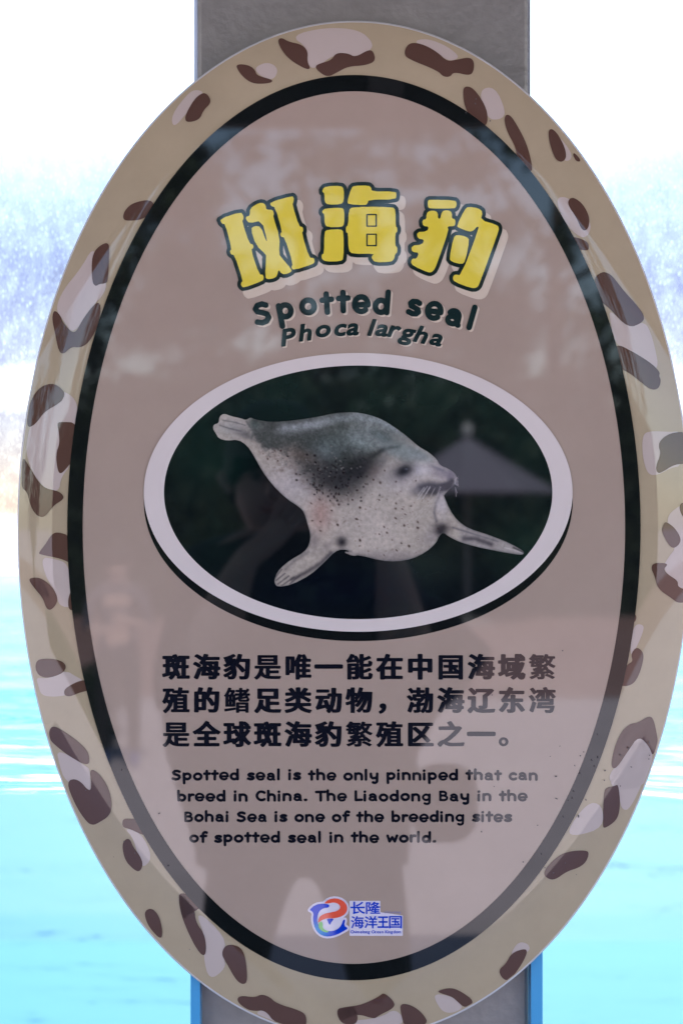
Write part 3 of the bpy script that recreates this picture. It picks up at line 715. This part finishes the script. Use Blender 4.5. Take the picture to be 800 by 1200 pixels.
def pelt(x, y):
    p = Paint(x, y, (156, 147, 140))
    n1 = fbm(x, y, 16, 3.0); n2 = fbm(x, y, 4.5, 9.0); n3 = fbm(x, y, 30, 2.0)
    ph = lambda z, q: at(*z, [q])[0]
    B = lambda z, q, rx, ry, col, k=1.0, rot=0, hard=1: p.blob(*ph(z, q), rx, ry, col, k, rot, hard)
    top = np.interp(x, [250,290,320,350,380,400,420,445,465,480,492,505,520], [490,489,495,493,487,484,483,488,499,510,523,533,542])
    dv = y-top
    B(sb, (250,640), 60, 36, (164,155,150), .7); B(sa, (420,420), 42, 24, (156,149,151), .8)
    p.mix(sm(640, 662, y)*(x > 385)*.65, (92, 86, 91))
    p.mix(sm(30, 0, x-(505-.18*(y-560)))*0, (0, 0, 0))
    # dark saddle over the back, fading to the pale flank in a ragged edge
    edge = np.interp(x, [285,300,320,345,365,385,400,420,440,455,470], [24,30,38,48,72,88,88,72,44,20,8])
    sad = sm(1.12, .62, dv/edge+.30*n1+.10*n2)*sm(286, 300, x)*sm(492, 462, x)
    p.mix(sad*.92, (66, 69, 68))
    p.mix(sm(1.35, .9, dv/edge+.35*n1+.2*n2)*sm(1.0, 1.2, dv/edge+.35*n1)*sm(290, 310, x)*sm(440, 410, x)*.65, (112, 97, 90))
    B(sa, (600,340), 40, 21, (50,50,51), .9, 28, 1.2); B(sa, (700,300), 30, 20, (46,48,50), .85, 10); B(sb, (60,420), 26, 15, (50,50,52), .85, 10)
    B(sa, (590,200), 34, 12, (60,64,62), .85, 6); B(sa, (340,190), 20, 7, (72,75,73), .8, 8)
    B(sa, (480,270), 22, 8, (92,82,77), .7, 20); B(sa, (570,560), 13, 20, (150,122,116), .75)
    # grey-green shoulder and the sheen along the top line
    p.mix(sm(400, 418, x)*sm(500, 470, x)*sm(46, 30, dv+6*n1)*.8, (110, 114, 114))
    B(sb, (170,210), 26, 12, (112,123,124), .6, 25); B(sb, (300,190), 18, 6, (84,94,96), .7, 28)
    p.mix(np.exp(-((dv-8)/6)**2)*sm(318, 335, x)*sm(400, 375, x)*.8, (138, 142, 146))
    p.mix(np.exp(-((dv-6)/4.5)**2)*sm(372, 400, x)*sm(480, 455, x)*.7, (124, 131, 134))
    B(sb, (20,250), 20, 14, (92,102,104), .6)
    # head cap, neck fold, dark nape
    B(sb, (420,268), 34, 9, (122,130,131), .85, 14, 1.5); B(sb, (500,280), 16, 6, (108,114,117), .7, 28)
    p.line(at(*sb, [(190,365),(215,330),(250,290),(300,257)]), 3.2, (44,47,49), .85); p.line(at(*sb, [(300,257),(340,243),(390,238)]), 2.2, (70,76,78), .55)
    B(sb, (225,335), 19, 11, (44,44,47), .95, -38, 1.5); B(sb, (180,355), 15, 14, (40,40,43), .95); B(sb, (262,365), 8, 12, (74,64,63), .7, 30); B(sb, (300,310), 9, 6, (84,84,86), .6, -30)
    # pale face, muzzle, eye, nose, mouth
    B(sb, (350,400), 24, 18, (146,141,141), .7); B(sb, (515,358), 11, 7, (174,168,170), .9, 12, 1.2); B(sb, (480,350), 7, 9, (150,147,152), .6); B(sb, (612,374), 14, 8, (112,106,112), .85, 18, 1.2)
    B(sb, (408,368), 13.5, 9.5, (74,72,78), .85, -25); B(sb, (416,362), 8.2, 5.2, (36,36,41), .97, -24, 1.3); B(sb, (426,354), 2.2, 1.2, (92,95,108), .7)
    B(sb, (658,390), 6, 8, (92,86,95), .85, 0, 1.5); B(sb, (590,352), 11, 2, (84,82,92), .6, 22)
    p.line(at(*sb, [(505,452),(545,444),(595,442),(640,436),(662,418)]), 3.6, (26,26,29), .95); B(sb, (632,446), 9, 4.6, (12,12,15), 1, -16, 2); B(sb, (530,456), 14, 8, (40,39,43), .9, -12, 1.4); B(sb, (590,468), 12, 5.5, (34,33,37), .9, -10, 1.4); B(sb, (480,470), 9, 5, (110,106,108), .6)
    B(sb, (650,440), 3, 2, (16,16,18), .9)
    rw_ = random.Random(8)
    for k in range(13):
        u_ = rw_.uniform(0, 1); l_ = rw_.uniform(.5, 1.15); b0 = (515+95*u_, 446+rw_.uniform(-4, 14)); a_ = (b0[0]-48*l_*(1-.6*u_), b0[1]+62*l_)
        p.line(at(*sb, [b0, ((b0[0]+a_[0])/2-3, (b0[1]+a_[1])/2+4), a_]), .42, (184,179,178), rw_.uniform(.25, .6))
    for k in range(6): p.line(at(*sb, [(600+8*k, 470), (430+30*k, 640-10*k)]), .45, (180,175,176), .25)
    p.line(at(*sb, [(602,488),(580,530),(570,580),(582,625)]), 1.8, (92,88,93), .65)
    B(sb, (612,540), 7, 13, (170,164,169), .8)
    B(sb, (570,700), 16, 10, (118,112,116), .5, -50)
    # flippers
    B(sb, (610,660), 9, 6, (48,44,48), .9); B(sc_, (365,470), 5, 4, (44,42,46), .9)
    p.mix(sm(532, 545, x)*.55, (128,124,126))
    p.line(at(*sc_, [(470,500),(520,500),(590,525)]), 3.2, (62,58,64), .75); p.line(at(*sc_, [(420,450),(500,475),(620,512)]), 1.2, (96,92,98), .7)
    p.line(at(*sc_, [(690,540),(735,562)]), 1.3, (64,60,62), .9); p.line(at(*sc_, [(650,540),(700,552),(732,566)]), .8, (170,166,166), .7)
    B(sa, (675,695), 6, 6.5, (44,42,46), .95)
    p.line(at(*sa, [(620,750),(570,800),(500,845),(430,880)]), 2.6, (66,62,66), .75); p.line(at(*sa, [(640,745),(590,800),(520,862),(430,905)]), .9, (150,146,146), .6)
    p.line(at(*sa, [(510,745),(440,790),(395,830)]), 2.0, (100,96,98), .55)
    for q in ((380,830,350,868),(395,850,352,885),(415,862,360,903),(440,868,380,910),(470,860,420,902)):
        p.line(at(*sa, [(q[0], q[1]), (q[2], q[3])]), .8, (70,66,70), .8)
    B(sa, (540,690), 5, 10, (112,104,106), .6); B(sa, (600,720), 9, 4, (120,112,112), .5, -40)
    # hind flippers
    B(sa, (130,130), 22, 10, (136,134,134), .8); B(sa, (245,115), 7, 5, (72,80,78), .85, 30); B(sa, (200,165), 11, 5, (84,82,84), .75, 25)
    p.line(at(*sa, [(75,120),(120,135),(180,150)]), .9, (88,86,88), .7); p.line(at(*sa, [(90,95),(150,105),(200,120)]), .8, (92,90,92), .7)
    p.line(at(*sa, [(205,100),(240,150),(230,185)]), 1.2, (78,80,80), .6)
    # fur mottling and spots
    p.c *= (1+.05*np.clip(n2, -1, 1)*1.7+.07*np.clip(n3, -1, 1))[:, None]
    r2 = random.Random(3)
    for (z, qx, qy) in ((sb,75,540),(sb,145,515),(sb,285,515),(sb,170,615),(sb,185,555),(sb,310,655),(sb,285,693),(sb,185,725),(sb,370,560),(sb,420,590),(sb,370,610),(sb,372,533),(sb,415,648),
                        (sb,485,660),(sb,440,755),(sb,375,777),(sb,313,362),(sb,372,420),(sb,255,410),(sb,215,432),(sb,290,425),(sb,405,562),(sb,590,665),(sb,450,547),(sb,68,645),(sb,325,685),(sb,485,630),
                        (sb,400,740),(sb,310,802),(sb,475,415),(sa,565,440),(sa,565,485),(sa,660,510),(sa,660,460),(sa,540,405),(sa,520,410),(sa,728,487),(sa,765,525),(sa,745,582),(sa,765,687),(sa,570,640),
                        (sa,310,285),(sa,360,295),(sa,345,245),(sa,525,505),(sa,625,540),(sa,530,590),(sa,375,245),(sa,655,610),(sa,570,595)):
        B(z, (qx, qy), r2.uniform(.9, 1.9), r2.uniform(.7, 1.4), (58,44,42), r2.uniform(.55, .95), r2.uniform(20, 80), 1.5)
    for _ in range(95):
        a = r2.gauss(388, 22); b_ = r2.gauss(560+.25*(a-385), 13)
        p.blob(a, b_, r2.uniform(.6, 1.6), r2.uniform(.8, 2.0), (30,25,27), r2.uniform(.4, .95), r2.uniform(-40, 40), 1.5)
    for _ in range(45):
        a, b_ = r2.gauss(385, 26), r2.gauss(545, 14)
        p.blob(a, b_, r2.uniform(.6, 1.2), r2.uniform(.6, 1.2), (124,120,120), r2.uniform(.3, .7), 0, 1.5)
    for _ in range(60):
        a, b_ = r2.uniform(395, 515), r2.uniform(570, 655)
        p.blob(a, b_, r2.uniform(.5, 1.1), r2.uniform(.5, 1.0), (92,76,74), r2.uniform(.3, .7), 0, 1.5)
    for _ in range(22):
        a, b_ = r2.gauss(320, 16), r2.gauss(534, 7)
        p.blob(a, b_, r2.uniform(.5, 1.2), r2.uniform(.5, 1.0), (84,72,72), r2.uniform(.3, .8), 0, 1.5)
    # blotches that follow the back
    p.c *= (1+(sad*.09*np.clip(fbm(x, y, 7, 12.0)*1.6, -1, 1)+sad*.07*np.clip(fbm(x, y, 2.4, 17.0)*1.6, -1, 1)))[:, None]
    # soft darker outline where the body turns away
    d = seg_dist(x, y, poly_segs(seal)); p.mix(np.exp(-(d/1.5)**2)*.35*sm(500, 560, y), (60, 62, 66))
    return inkv(p.c)
paint(sl_, v, pelt)
wk = Flat()
for k in range(7):
    y1 = 575-3.2*k
    wk.add(stroke_mesh([(532, 562+k*.8, 536+k*.15, 559+k*1.8)], .2, .2))
for k in range(2): wk.add(stroke_mesh([(533, 571, 534+k*1.2, 582-k*4)], .16, .2))
wk.build('whiskers', .0016, gloss_print('printed whiskers', ink(150,144,150), 0), sl_)

# park emblem and its lettering
lo = (350, 1045, 5.714)
blue = gloss_print('printed blue', ink(28,62,176), .0); red = gloss_print('printed red', ink(206,84,66), .03)
def grad_mat():
    m = paint_mat('printed blue to green'); return m
body = at(*lo, [(70,120),(112,84),(165,76),(205,84),(202,104),(165,108),(140,125),(128,150),(122,185),(128,215),(150,243),(185,260),(225,262),(262,248),(285,222),(298,184),(312,184),(302,225),(332,243),(300,262),(255,286),(200,300),(155,292),(120,264),(102,225),(95,180),(100,142),(85,126)])
redp = at(*lo, [(168,76),(200,48),(250,40),(297,57),(324,92),(322,132),(295,160),(245,175),(195,174),(155,186),(128,208),(134,170),(165,146),(215,136),(260,126),(281,104),(268,80),(235,68),(200,76)])
fin = at(*lo, [(184,180),(238,176),(217,203),(206,224),(195,196)])
grn = at(*lo, [(134,206),(152,194),(162,214),(160,238),(178,256),(205,262),(185,272),(150,258),(132,235)])
lg = empty('logo', (0, 0, 0), None, None); lg.parent = sign
bk = Flat()
F, x0, y0, X, Y = poly_sdf([smooth_poly(q, 1) for q in (body, redp, fin, grn)]+[at(*lo, [(130,120),(250,90),(290,200),(200,280),(120,230)])], .4, 6)
bk.add(march(F-2.3, x0, y0, .4))
F, x0, y0, X, Y = poly_sdf([at(*lo, [(345,65),(540,65),(540,140),(690,162),(690,288),(345,288)])], .4, 6)
bk.add(march(F-1.0, x0, y0, .4))
bk.build('backing', .0009, gloss_print('printed white', ink(196,190,206)), lg)
F, x0, y0, X, Y = poly_sdf([smooth_poly(body, 1)], .5, 3); v, f = march(F, x0, y0, .5, merge=False); v = np.array(v)
o = film('emblem_body', v, f, .0012, paint_mat('printed blue gradient'), lg)
def bl(x, y):
    p = Paint(x, y, (26,58,178)); p.mix(sm(1074, 1092, y)*sm(392, 372, x), (24,128,180)); p.blob(374, 1089, 10, 8, (30,120,190), .7); return inkv(p.c)
paint(o, v, bl)
F, x0, y0, X, Y = poly_sdf([smooth_poly(redp, 1)], .4, 3); film('emblem_ribbon', *march(F, x0, y0, .4), .0015, red, lg)
F, x0, y0, X, Y = poly_sdf([smooth_poly(fin, 1)], .4, 3); film('emblem_fin', *march(F, x0, y0, .4), .0012, blue, lg)
F, x0, y0, X, Y = poly_sdf([smooth_poly(grn, 1)], .4, 3); film('emblem_wave', *march(F, x0, y0, .4), .0015, gloss_print('printed green', ink(120,180,110)), lg)
lt = Flat()
for c, xa, xb, ya, yb, off in (('长',347,442,66,146,.32),('隆',450,545,66,146,.25),('海',350,434,162,242,.25),('洋',440,524,162,242,.28),('王',528,598,165,238,.4),('国',604,688,162,242,.25)):
    sg = glyph(c); xs = [q[0] for q in sg]+[q[2] for q in sg]; ys = [q[1] for q in sg]+[q[3] for q in sg]
    ff = lambda u, q: (lo[0]+(xa+(u-min(xs))/(max(xs)-min(xs))*(xb-xa))/lo[2], lo[1]+(yb-(q-min(ys))/(max(ys)-min(ys))*(yb-ya))/lo[2])
    lt.add(glyph_mesh(c, ff, off, .2))
def small_text(fl, txt, xa, xb, yb, hgt, off):
    adv = {'i': .24, 'l': .24, 'm': .86, 'g': .56, ' ': .28, 'O': .74, 'C': .66, 'K': .62}
    tot = sum(adv.get(c, .54) for c in txt); k = (xb-xa)/tot; x = xa
    for c in txt:
        if c != ' ': fl.add(glyph_mesh(c, lambda u, q: (x+u*k, yb-q*hgt), off, .16, 1))
        x += adv.get(c, .54)*k
small_text(lt, 'Chimelong Ocean Kingdom', 410.3, 470.0, 1093.3, 5.0, .10)
lt.build('lettering', .0012, blue, lg)
lt = Flat(); small_text(lt, 'chimelong', 450, 470, 1070.0, 4.2, .0)
lt.build('small_lettering', .0012, gloss_print('printed grey blue', ink(128,128,176)), lg)

# dried dirt specks on the gloss
rd = random.Random(21); dk_ = Flat()
for cx, cy, sx_, sy_, n_ in ((690,885,22,22,26),(662,945,18,26,22),(640,1010,22,22,14),(150,990,28,34,16),(600,900,50,60,10),(200,1080,26,26,8),(549,133,13,9,14),(740,880,18,20,10)):
    for _ in range(n_//2):
        x, y = rd.gauss(cx, sx_), rd.gauss(cy, sy_)
        if rr(np.array([x]), np.array([y]))[0] > .985: continue
        q = rd.uniform(.35, .85); L = rd.uniform(0, 2.6)*rd.random(); a = rd.uniform(0, 3.14)
        dk_.add(stroke_mesh([(x, y, x+L*math.cos(a), y+L*math.sin(a))], q, .4))
tag(dk_.build('dirt_specks', .0022, mat('dried dirt', (.11, .09, .09), .9), sign), kind='stuff')

# ---------------------------------------------------------------- WHAT STANDS BEHIND THE VIEWER (mirrored in the gloss)
def person(name, loc, label, joints, edges, radii, mats, pick, rz=0.0):
    root = empty(name, loc, label, 'person'); root.rotation_euler = (0, 0, rz)
    me = bpy.data.meshes.new('body'); me.from_pydata(joints, edges, []); me.update()
    o = bpy.data.objects.new('body', me); C.objects.link(o)
    sk = o.modifiers.new('skin', 'SKIN'); sk.use_smooth_shade = True
    for i, r in enumerate(radii): me.skin_vertices[0].data[i].radius = r if hasattr(r, '__len__') else (r, r)
    me.skin_vertices[0].data[0].use_root = True
    ss = o.modifiers.new('sub', 'SUBSURF'); ss.levels = 1; ss.render_levels = 1
    m2 = bpy.data.meshes.new_from_object(o.evaluated_get(bpy.context.evaluated_depsgraph_get()))
    o.modifiers.clear(); o.data = m2; bpy.data.meshes.remove(me); m2.name = 'body'
    m2.materials.clear()
    for m in mats: m2.materials.append(m)
    for pl in m2.polygons: pl.material_index = pick(pl.center); pl.use_smooth = True
    o.parent = root
    return root
def hand(j, e, r, wrist, palm, fwd, side, curl):
    """palm and five bent fingers: wrist index, palm point, finger direction, thumb side"""
    p0 = len(j); palm = Vector(palm); fwd = Vector(fwd).normalized(); side = Vector(side).normalized(); curl = Vector(curl).normalized()
    j.append(tuple(palm)); e.append((wrist, p0)); r.append((.028, .018))
    for k, L in enumerate((.068, .078, .072, .056)):
        b0 = palm+fwd*.045+side*(.030-.020*k); b1 = b0+fwd*L*.5+curl*L*.15; b2 = b1+fwd*L*.25+curl*L*.45
        i = len(j); j += [tuple(b0), tuple(b1), tuple(b2)]; e += [(p0, i), (i, i+1), (i+1, i+2)]; r += [.0095, .009, .0075]
    t0 = palm+side*.035; t1 = t0+side*.022+fwd*.03; i = len(j)
    j += [tuple(t0), tuple(t1), tuple(t1+fwd*.026+curl*.01)]; e += [(p0, i), (i, i+1), (i+1, i+2)]; r += [.012, .010, .0085]
skin = mat('skin', (.60, .40, .34), .55, var=.05)
dk = mat('dark navy shirt', (.022, .022, .03), .85, var=.2, vscale=20); dk2 = mat('charcoal trousers', (.03, .03, .032), .85, var=.2, vscale=20)
shoe = mat('blue canvas shoes', (.03, .09, .35), .7); hairm = mat('black hair', (.012, .010, .009), .5)
# the visitor taking the picture
j = [(0,0,.86),(.01,0,1.05),(0,.0,1.22),(-.02,.01,1.345),(-.04,.03,1.42),(-.05,.04,1.47),(-.05,.05,1.55),
     (-.165,.0,1.315),(-.225,.09,1.06),(-.10,.31,1.36),(.15,.0,1.315),(.222,.09,1.07),(.17,.31,1.37),
     (-.10,0,.80),(-.145,.02,.47),(-.165,-.01,.09),(-.17,.14,.04),(.11,0,.80),(.165,.02,.47),(.19,-.01,.09),(.20,.14,.04)]
e = [(0,1),(1,2),(2,3),(3,4),(4,5),(5,6),(3,7),(7,8),(8,9),(3,10),(10,11),(11,12),(0,13),(13,14),(14,15),(15,16),(0,17),(17,18),(18,19),(19,20)]
r = [(.23,.15),(.27,.16),(.27,.15),(.16,.11),(.058,.058),(.085,.095),(.088,.10),(.10,.10),(.10,.09),(.032,.028),(.10,.10),(.10,.09),(.032,.028),
     (.10,.10),(.066,.066),(.046,.046),(.038,.032),(.10,.10),(.066,.066),(.046,.046),(.038,.032)]
hand(j, e, r, 9, (-.035,.345,1.415), (.55,.1,.75), (0,-.3,1), (1,0,0))
hand(j, e, r, 12, (.125,.345,1.42), (-.45,.1,.8), (0,-.3,1), (-1,0,0))
def pick1(c):
    if c.z > 1.385 and abs(c.y-.03) < .2 and c.z > 1.40: return 2
    if c.y > .22 and c.z > 1.2: return 2
    if c.z < .10: return 3
    return 0 if c.z > .88 else 1
vis = person('person', (-.08, -1.93, 0), 'visitor in dark clothes photographing the sign, mirrored as its large dark silhouette', j, e, r, [dk, dk2, skin, shoe], pick1)
jb = MB(); jr = ((1.33,-.06,.15,.10),(1.26,-.045,.25,.13),(1.17,-.025,.325,.16),(1.10,-.055,.305,.16),(1.04,-.085,.272,.16),(.96,-.10,.248,.16),(.86,-.09,.228,.165),(.78,-.08,.212,.165),(.74,-.08,.208,.16))
for z, xw, hw, hd_ in jr:
    for q in range(28):
        a = 2*math.pi*q/28; jb.v.append((xw+.08+hw*math.cos(a), -.02+hd_*math.sin(a), z+.006*math.sin(5*a)))
for k in range(len(jr)-1):
    for q in range(28): jb.f.append((k*28+q, k*28+(q+1) % 28, (k+1)*28+(q+1) % 28, (k+1)*28+q))
jk = jb.build('jacket', dk, vis, smooth=True); md = jk.modifiers.new('thick', 'SOLIDIFY'); md.thickness = .006
def head_parts(root, c, s=1.0):
    c = Vector(c)
    b = MB()
    for k in range(13):                                            # hair cap as rings over the skull
        t = k/12*math.pi*.62; rad = .112*s*math.sin(t)+.002
        for q in range(20):
            a = 2*math.pi*q/20; dn = .02*s*(math.sin(a) < -.2)*k/12
            b.v.append((c.x+rad*math.cos(a)*.92, c.y-.012*s+rad*math.sin(a)-.01*s, c.z+.03*s+.118*s*math.cos(t)-dn*2+(.05*s*k/12 if math.sin(a) > .5 else 0)))
    for k in range(12):
        for q in range(20): b.f.append((k*20+q, (k+1)*20+q, (k+1)*20+(q+1) % 20, k*20+(q+1) % 20))
    b.build('hair', hairm, root, smooth=True)
    for sx in (-1, 1):
        b = MB(); b.tube([(c.x+sx*.034*s, c.y+.088*s, c.z), (c.x+sx*.034*s, c.y+.104*s, c.z)], .010*s, 10); b.build('eye', mat('eye', (.03,.02,.02), .2), root)
    b = MB(); b.tube([(c.x, c.y+.086*s, c.z+.012), (c.x, c.y+.118*s, c.z-.03*s), (c.x, c.y+.09*s, c.z-.04*s)], [.008, .016, .010], 8); b.build('nose', skin, root, smooth=True)
    b = MB(); b.tube([(c.x-.025*s, c.y+.088*s, c.z-.065*s), (c.x, c.y+.10*s, c.z-.068*s), (c.x+.025*s, c.y+.088*s, c.z-.065*s)], [.004, .007, .004], 8); b.build('mouth', mat('lips', (.36,.15,.13), .5), root, smooth=True)
    for sx in (-1, 1):
        b = MB(); b.tube([(c.x+sx*.09*s, c.y, c.z+.02*s), (c.x+sx*.106*s, c.y-.01*s, c.z), (c.x+sx*.092*s, c.y, c.z-.03*s)], [.008, .014, .007], 8); b.build('ear', skin, root, smooth=True)
head_parts(vis, (-.05, .05, 1.52))
ph = empty('phone', (0, -1.545, 1.452), 'dark phone held upright in both hands by the visitor taking the photo', 'phone')
b = MB(); b.box(-.038, .038, -.004, .004, -.075, .075); bevel(b.build('case', mat('black phone case', (.02,.02,.022), .35), ph), .003)
b = MB(); b.box(-.034, .034, -.0052, -.0042, -.070, .070); b.build('screen', mat('dark screen', (.01,.01,.012), .1), ph)
b = MB(); b.box(-.034, -.008, .0042, .0062, .040, .070); b.build('camera_bump', mat('camera bump', (.03,.03,.03), .2), ph)
bg = empty('shoulder_bag', (.205, -1.86, .80), 'dark rounded shoulder bag hanging at the hip of the visitor taking the photo', 'bag')
b = MB(); b.box(-.068, .062, -.055, .055, 0, .155); o = b.build('body', mat('dark bag cloth', (.02,.02,.024), .8, var=.2), bg); bevel(o, .052, 5)
b = MB(); b.tube([(-.06,0,.14),(-.16,.02,.34),(-.30,.03,.57)], .010, 6); b.build('strap', mat('bag strap', (.02,.02,.02), .8), bg)
# a second visitor farther off
j = [(0,0,.90),(0,0,1.10),(0,0,1.27),(0,.0,1.40),(0,.01,1.475),(0,.03,1.53),(0,.035,1.62),
     (-.18,0,1.37),(-.24,.03,1.09),(-.06,.24,1.10),(.18,0,1.37),(.25,.03,1.10),(.10,.25,1.16),
     (-.10,0,.84),(-.11,.02,.48),(-.12,-.01,.09),(-.13,.14,.04),(.10,0,.84),(.12,.02,.48),(.13,-.01,.09),(.14,.14,.04)]
r2_ = [(.15,.11),(.14,.10),(.16,.11),(.11,.085),(.055,.055),(.082,.09),(.085,.095),(.066,.066),(.046,.046),(.030,.026),(.066,.066),(.046,.046),(.030,.026),
     (.095,.095),(.064,.064),(.045,.045),(.038,.032),(.095,.095),(.064,.064),(.045,.045),(.038,.032)]
e = [(0,1),(1,2),(2,3),(3,4),(4,5),(5,6),(3,7),(7,8),(8,9),(3,10),(10,11),(11,12),(0,13),(13,14),(14,15),(15,16),(0,17),(17,18),(18,19),(19,20)]
hand(j, e, r2_, 9, (-.01,.26,1.11), (1,.1,.2), (0,.2,1), (0,.4,-.4)); hand(j, e, r2_, 12, (.06,.27,1.18), (-1,.1,.2), (0,.2,1), (0,.4,-.4))
def pick2(c):
    if c.z > 1.455: return 2
    if c.y > .09 and c.z > 1.0: return 2
    if c.z < .12: return 3
    return 0 if c.z > .92 else 1
gr = mat('grey violet shirt', (.13, .12, .15), .85, var=.2, vscale=18)
v2 = person('person', (-1.27, -8.2, 0), 'small visitor in a grey shirt and blue shoes, mirrored at the left of the sign', j, e, r2_, [gr, dk2, skin, shoe], pick2, rz=-.1)
head_parts(v2, (0, .035, 1.59)); v2.scale = (.72, .72, .72)
# low hedge added to darken the ground mirrored beside the small visitor
lh = empty('added_low_hedge', (-3.3, -9.2, 0), 'knee-high dark green hedge, added to darken the mirrored ground at the lower left', 'hedge')
rd = random.Random(31); b = MB()
for k in range(6000):
    p = Vector((rd.uniform(-1.9, 1.9), rd.uniform(-.4, .4), rd.uniform(.02, .46)))
    n_ = Vector([rd.gauss(0, 1) for _ in range(3)]).normalized(); t_ = n_.orthogonal().normalized(); q = n_.cross(t_); sz = rd.uniform(.025, .05)
    b.add([p-t_*sz, p-q*sz*.55, p+t_*sz, p+q*sz*.55], [(0,1,2,3)])
b.build('foliage', mat('added hedge leaves', (.022,.040,.018), .7, var=.35, vscale=3), lh)
b = MB(); b.box(-1.8, 1.8, -.32, .32, .0, .36); b.build('core', mat('added hedge twigs', (.02,.03,.015), .9, var=.3), lh)
# parasol
ps = empty('parasol', (1.62, -20.5, 0), 'pale lilac parasol with a ball finial, mirrored beside the head of the printed seal', 'parasol')
b = MB(); nn_ = 8; top = (0, 0, 2.62)
for lift_ in (0, -.03):
    k = len(b.v); b.v.append((0, 0, 2.42+lift_))
    for q in range(nn_): b.v.append((1.15*math.cos(2*math.pi*q/nn_+.2), 1.15*math.sin(2*math.pi*q/nn_+.2), 1.72+lift_))
    for q in range(nn_): b.f.append((k, k+1+q, k+1+(q+1) % nn_))
for q in range(nn_): b.f.append((1+q, nn_+2+q, nn_+2+(q+1) % nn_, 1+(q+1) % nn_))
b.build('canopy', mat('lilac canvas', (.25, .23, .30), .8, var=.06), ps)
b = MB(); b.tube([(0,0,0),(0,0,2.42)], .03, 10); b.build('pole', mat('grey pole', (.3,.3,.3), .5), ps)
b = MB(); b.tube([(0,0,2.40),(0,0,2.47),(0,0,2.54),(0,0,2.60)], [.03,.07,.07,.02], 10); b.build('finial', mat('pale finial', (.6,.6,.62), .5), ps, smooth=True)
b = MB(); b.tube([(0,0,0),(0,0,.07)], .32, 20); b.build('base', mat('concrete base', (.3,.3,.3), .8), ps)

# trees and hedge
barkm = mat('bark', (.10, .075, .055), .9, var=.3, vscale=6, bump=.4, bscale=20)
leafms = [mat('foliage %s' % n_, c, .7, var=.35, vscale=1.3) for n_, c in (('deep', (.018,.034,.015)), ('mid', (.026,.045,.017)), ('pale', (.045,.065,.028)))]
def tree(name, label, x, y, H, cr, mi, seed, n_leaf, low=.28, gap=1.0, cat='tree', grp='trees across the plaza'):
    rd = random.Random(seed)
    root = empty(name, (x, y, 0), label, cat, grp)
    b = MB()
    b.tube([(0,0,0),(.05,.03,H*.2),(-.05,.05,H*.42),(.03,0,H*.75)], [.20,.15,.11,.04], 10)
    tips = []
    for k in range(9):
        a = k*2.4+rd.random(); z = H*(.22+.5*k/9); L = cr*rd.uniform(.6, .95)
        t_ = (L*math.cos(a), L*math.sin(a), z+H*.16); b.tube([(0,0,z), (t_[0]*.5, t_[1]*.5, z+H*.06), t_], [.07,.045,.015], 6); tips.append(t_)
    b.build('trunk', barkm, root, smooth=True)
    cl = []
    for k in range(70):
        u = rd.uniform(-1, 1); a = rd.uniform(0, 2*math.pi); q = math.sqrt(1-u*u)*rd.uniform(.5, 1)
        cl.append((cr*q*math.cos(a), cr*q*math.sin(a), H*(low+(1-low)*.5*(1+u*.92)), rd.uniform(.35, .7)))
    cl += [(*t_, .6) for t_ in tips]
    b = MB()
    for k in range(n_leaf):
        c = rd.choice(cl); g_ = [rd.gauss(0, 1) for _ in range(3)]
        p = Vector((c[0]+g_[0]*c[3]*.55*gap, c[1]+g_[1]*c[3]*.55*gap, max(.3, c[2]+g_[2]*c[3]*.42*gap)))
        n_ = Vector([rd.gauss(0, 1) for _ in range(3)]).normalized(); t_ = n_.orthogonal().normalized(); q = n_.cross(t_); sz = rd.uniform(.06, .15)
        b.add([p-t_*sz, p-q*sz*.5, p+t_*sz, p+q*sz*.5], [(0,1,2,3)])
    b.build('crown', leafms[mi], root)
tree('broadleaf_tree', 'tall deep green tree straight across the plaza, filling the upper middle of the reflection', -.6, -25, 10.2, 3.5, 0, 1, 7500, .16, .72)
tree('broadleaf_tree', 'loose mid green tree with bright gaps right of the tallest tree across the plaza', 3.2, -24, 9.6, 3.1, 1, 2, 6000, .16, .74)
tree('broadleaf_tree', 'mid green tree left of the tallest tree across the plaza', -4.4, -24.5, 9.4, 2.9, 1, 3, 9500, .12)
tree('broadleaf_tree', 'pale green outer tree at the far right of the row across the plaza', 7.6, -26, 7.6, 2.6, 2, 4, 5200, .14)
tree('broadleaf_tree', 'pale green outer tree at the far left, nearer than the row across the plaza', -10.2, -14, 6.4, 2.3, 2, 5, 5200, .14)
tree('broadleaf_tree', 'broad deep green tree standing behind the gap right of the tallest tree', 1.5, -30, 6.0, 3.1, 0, 6, 7000, .12)
tree('broadleaf_tree', 'deep green tree standing behind the gap left of the tallest tree', -3.0, -31, 6.4, 3.1, 0, 7, 7000, .12)
hd = empty('hedge', (0, -22.5, 0), 'long clipped dark green hedge in front of the trees across the plaza', 'hedge')
rd = random.Random(11); b = MB()
for k in range(26000):
    p = Vector((rd.uniform(-8.6, 9.6), rd.uniform(-.6, .6), rd.uniform(.02, 1)**.8*3.3))
    n_ = Vector([rd.gauss(0, 1) for _ in range(3)]).normalized(); t_ = n_.orthogonal().normalized(); q = n_.cross(t_); sz = rd.uniform(.06, .13)
    b.add([p-t_*sz, p-q*sz*.55, p+t_*sz, p+q*sz*.55], [(0,1,2,3)])
b.build('foliage', leafms[0], hd)
b = MB(); b.box(-8.5, 9.5, -.35, .35, .0, 2.9); b.build('core', mat('hedge core', (.02,.03,.015), .9, var=.3), hd)
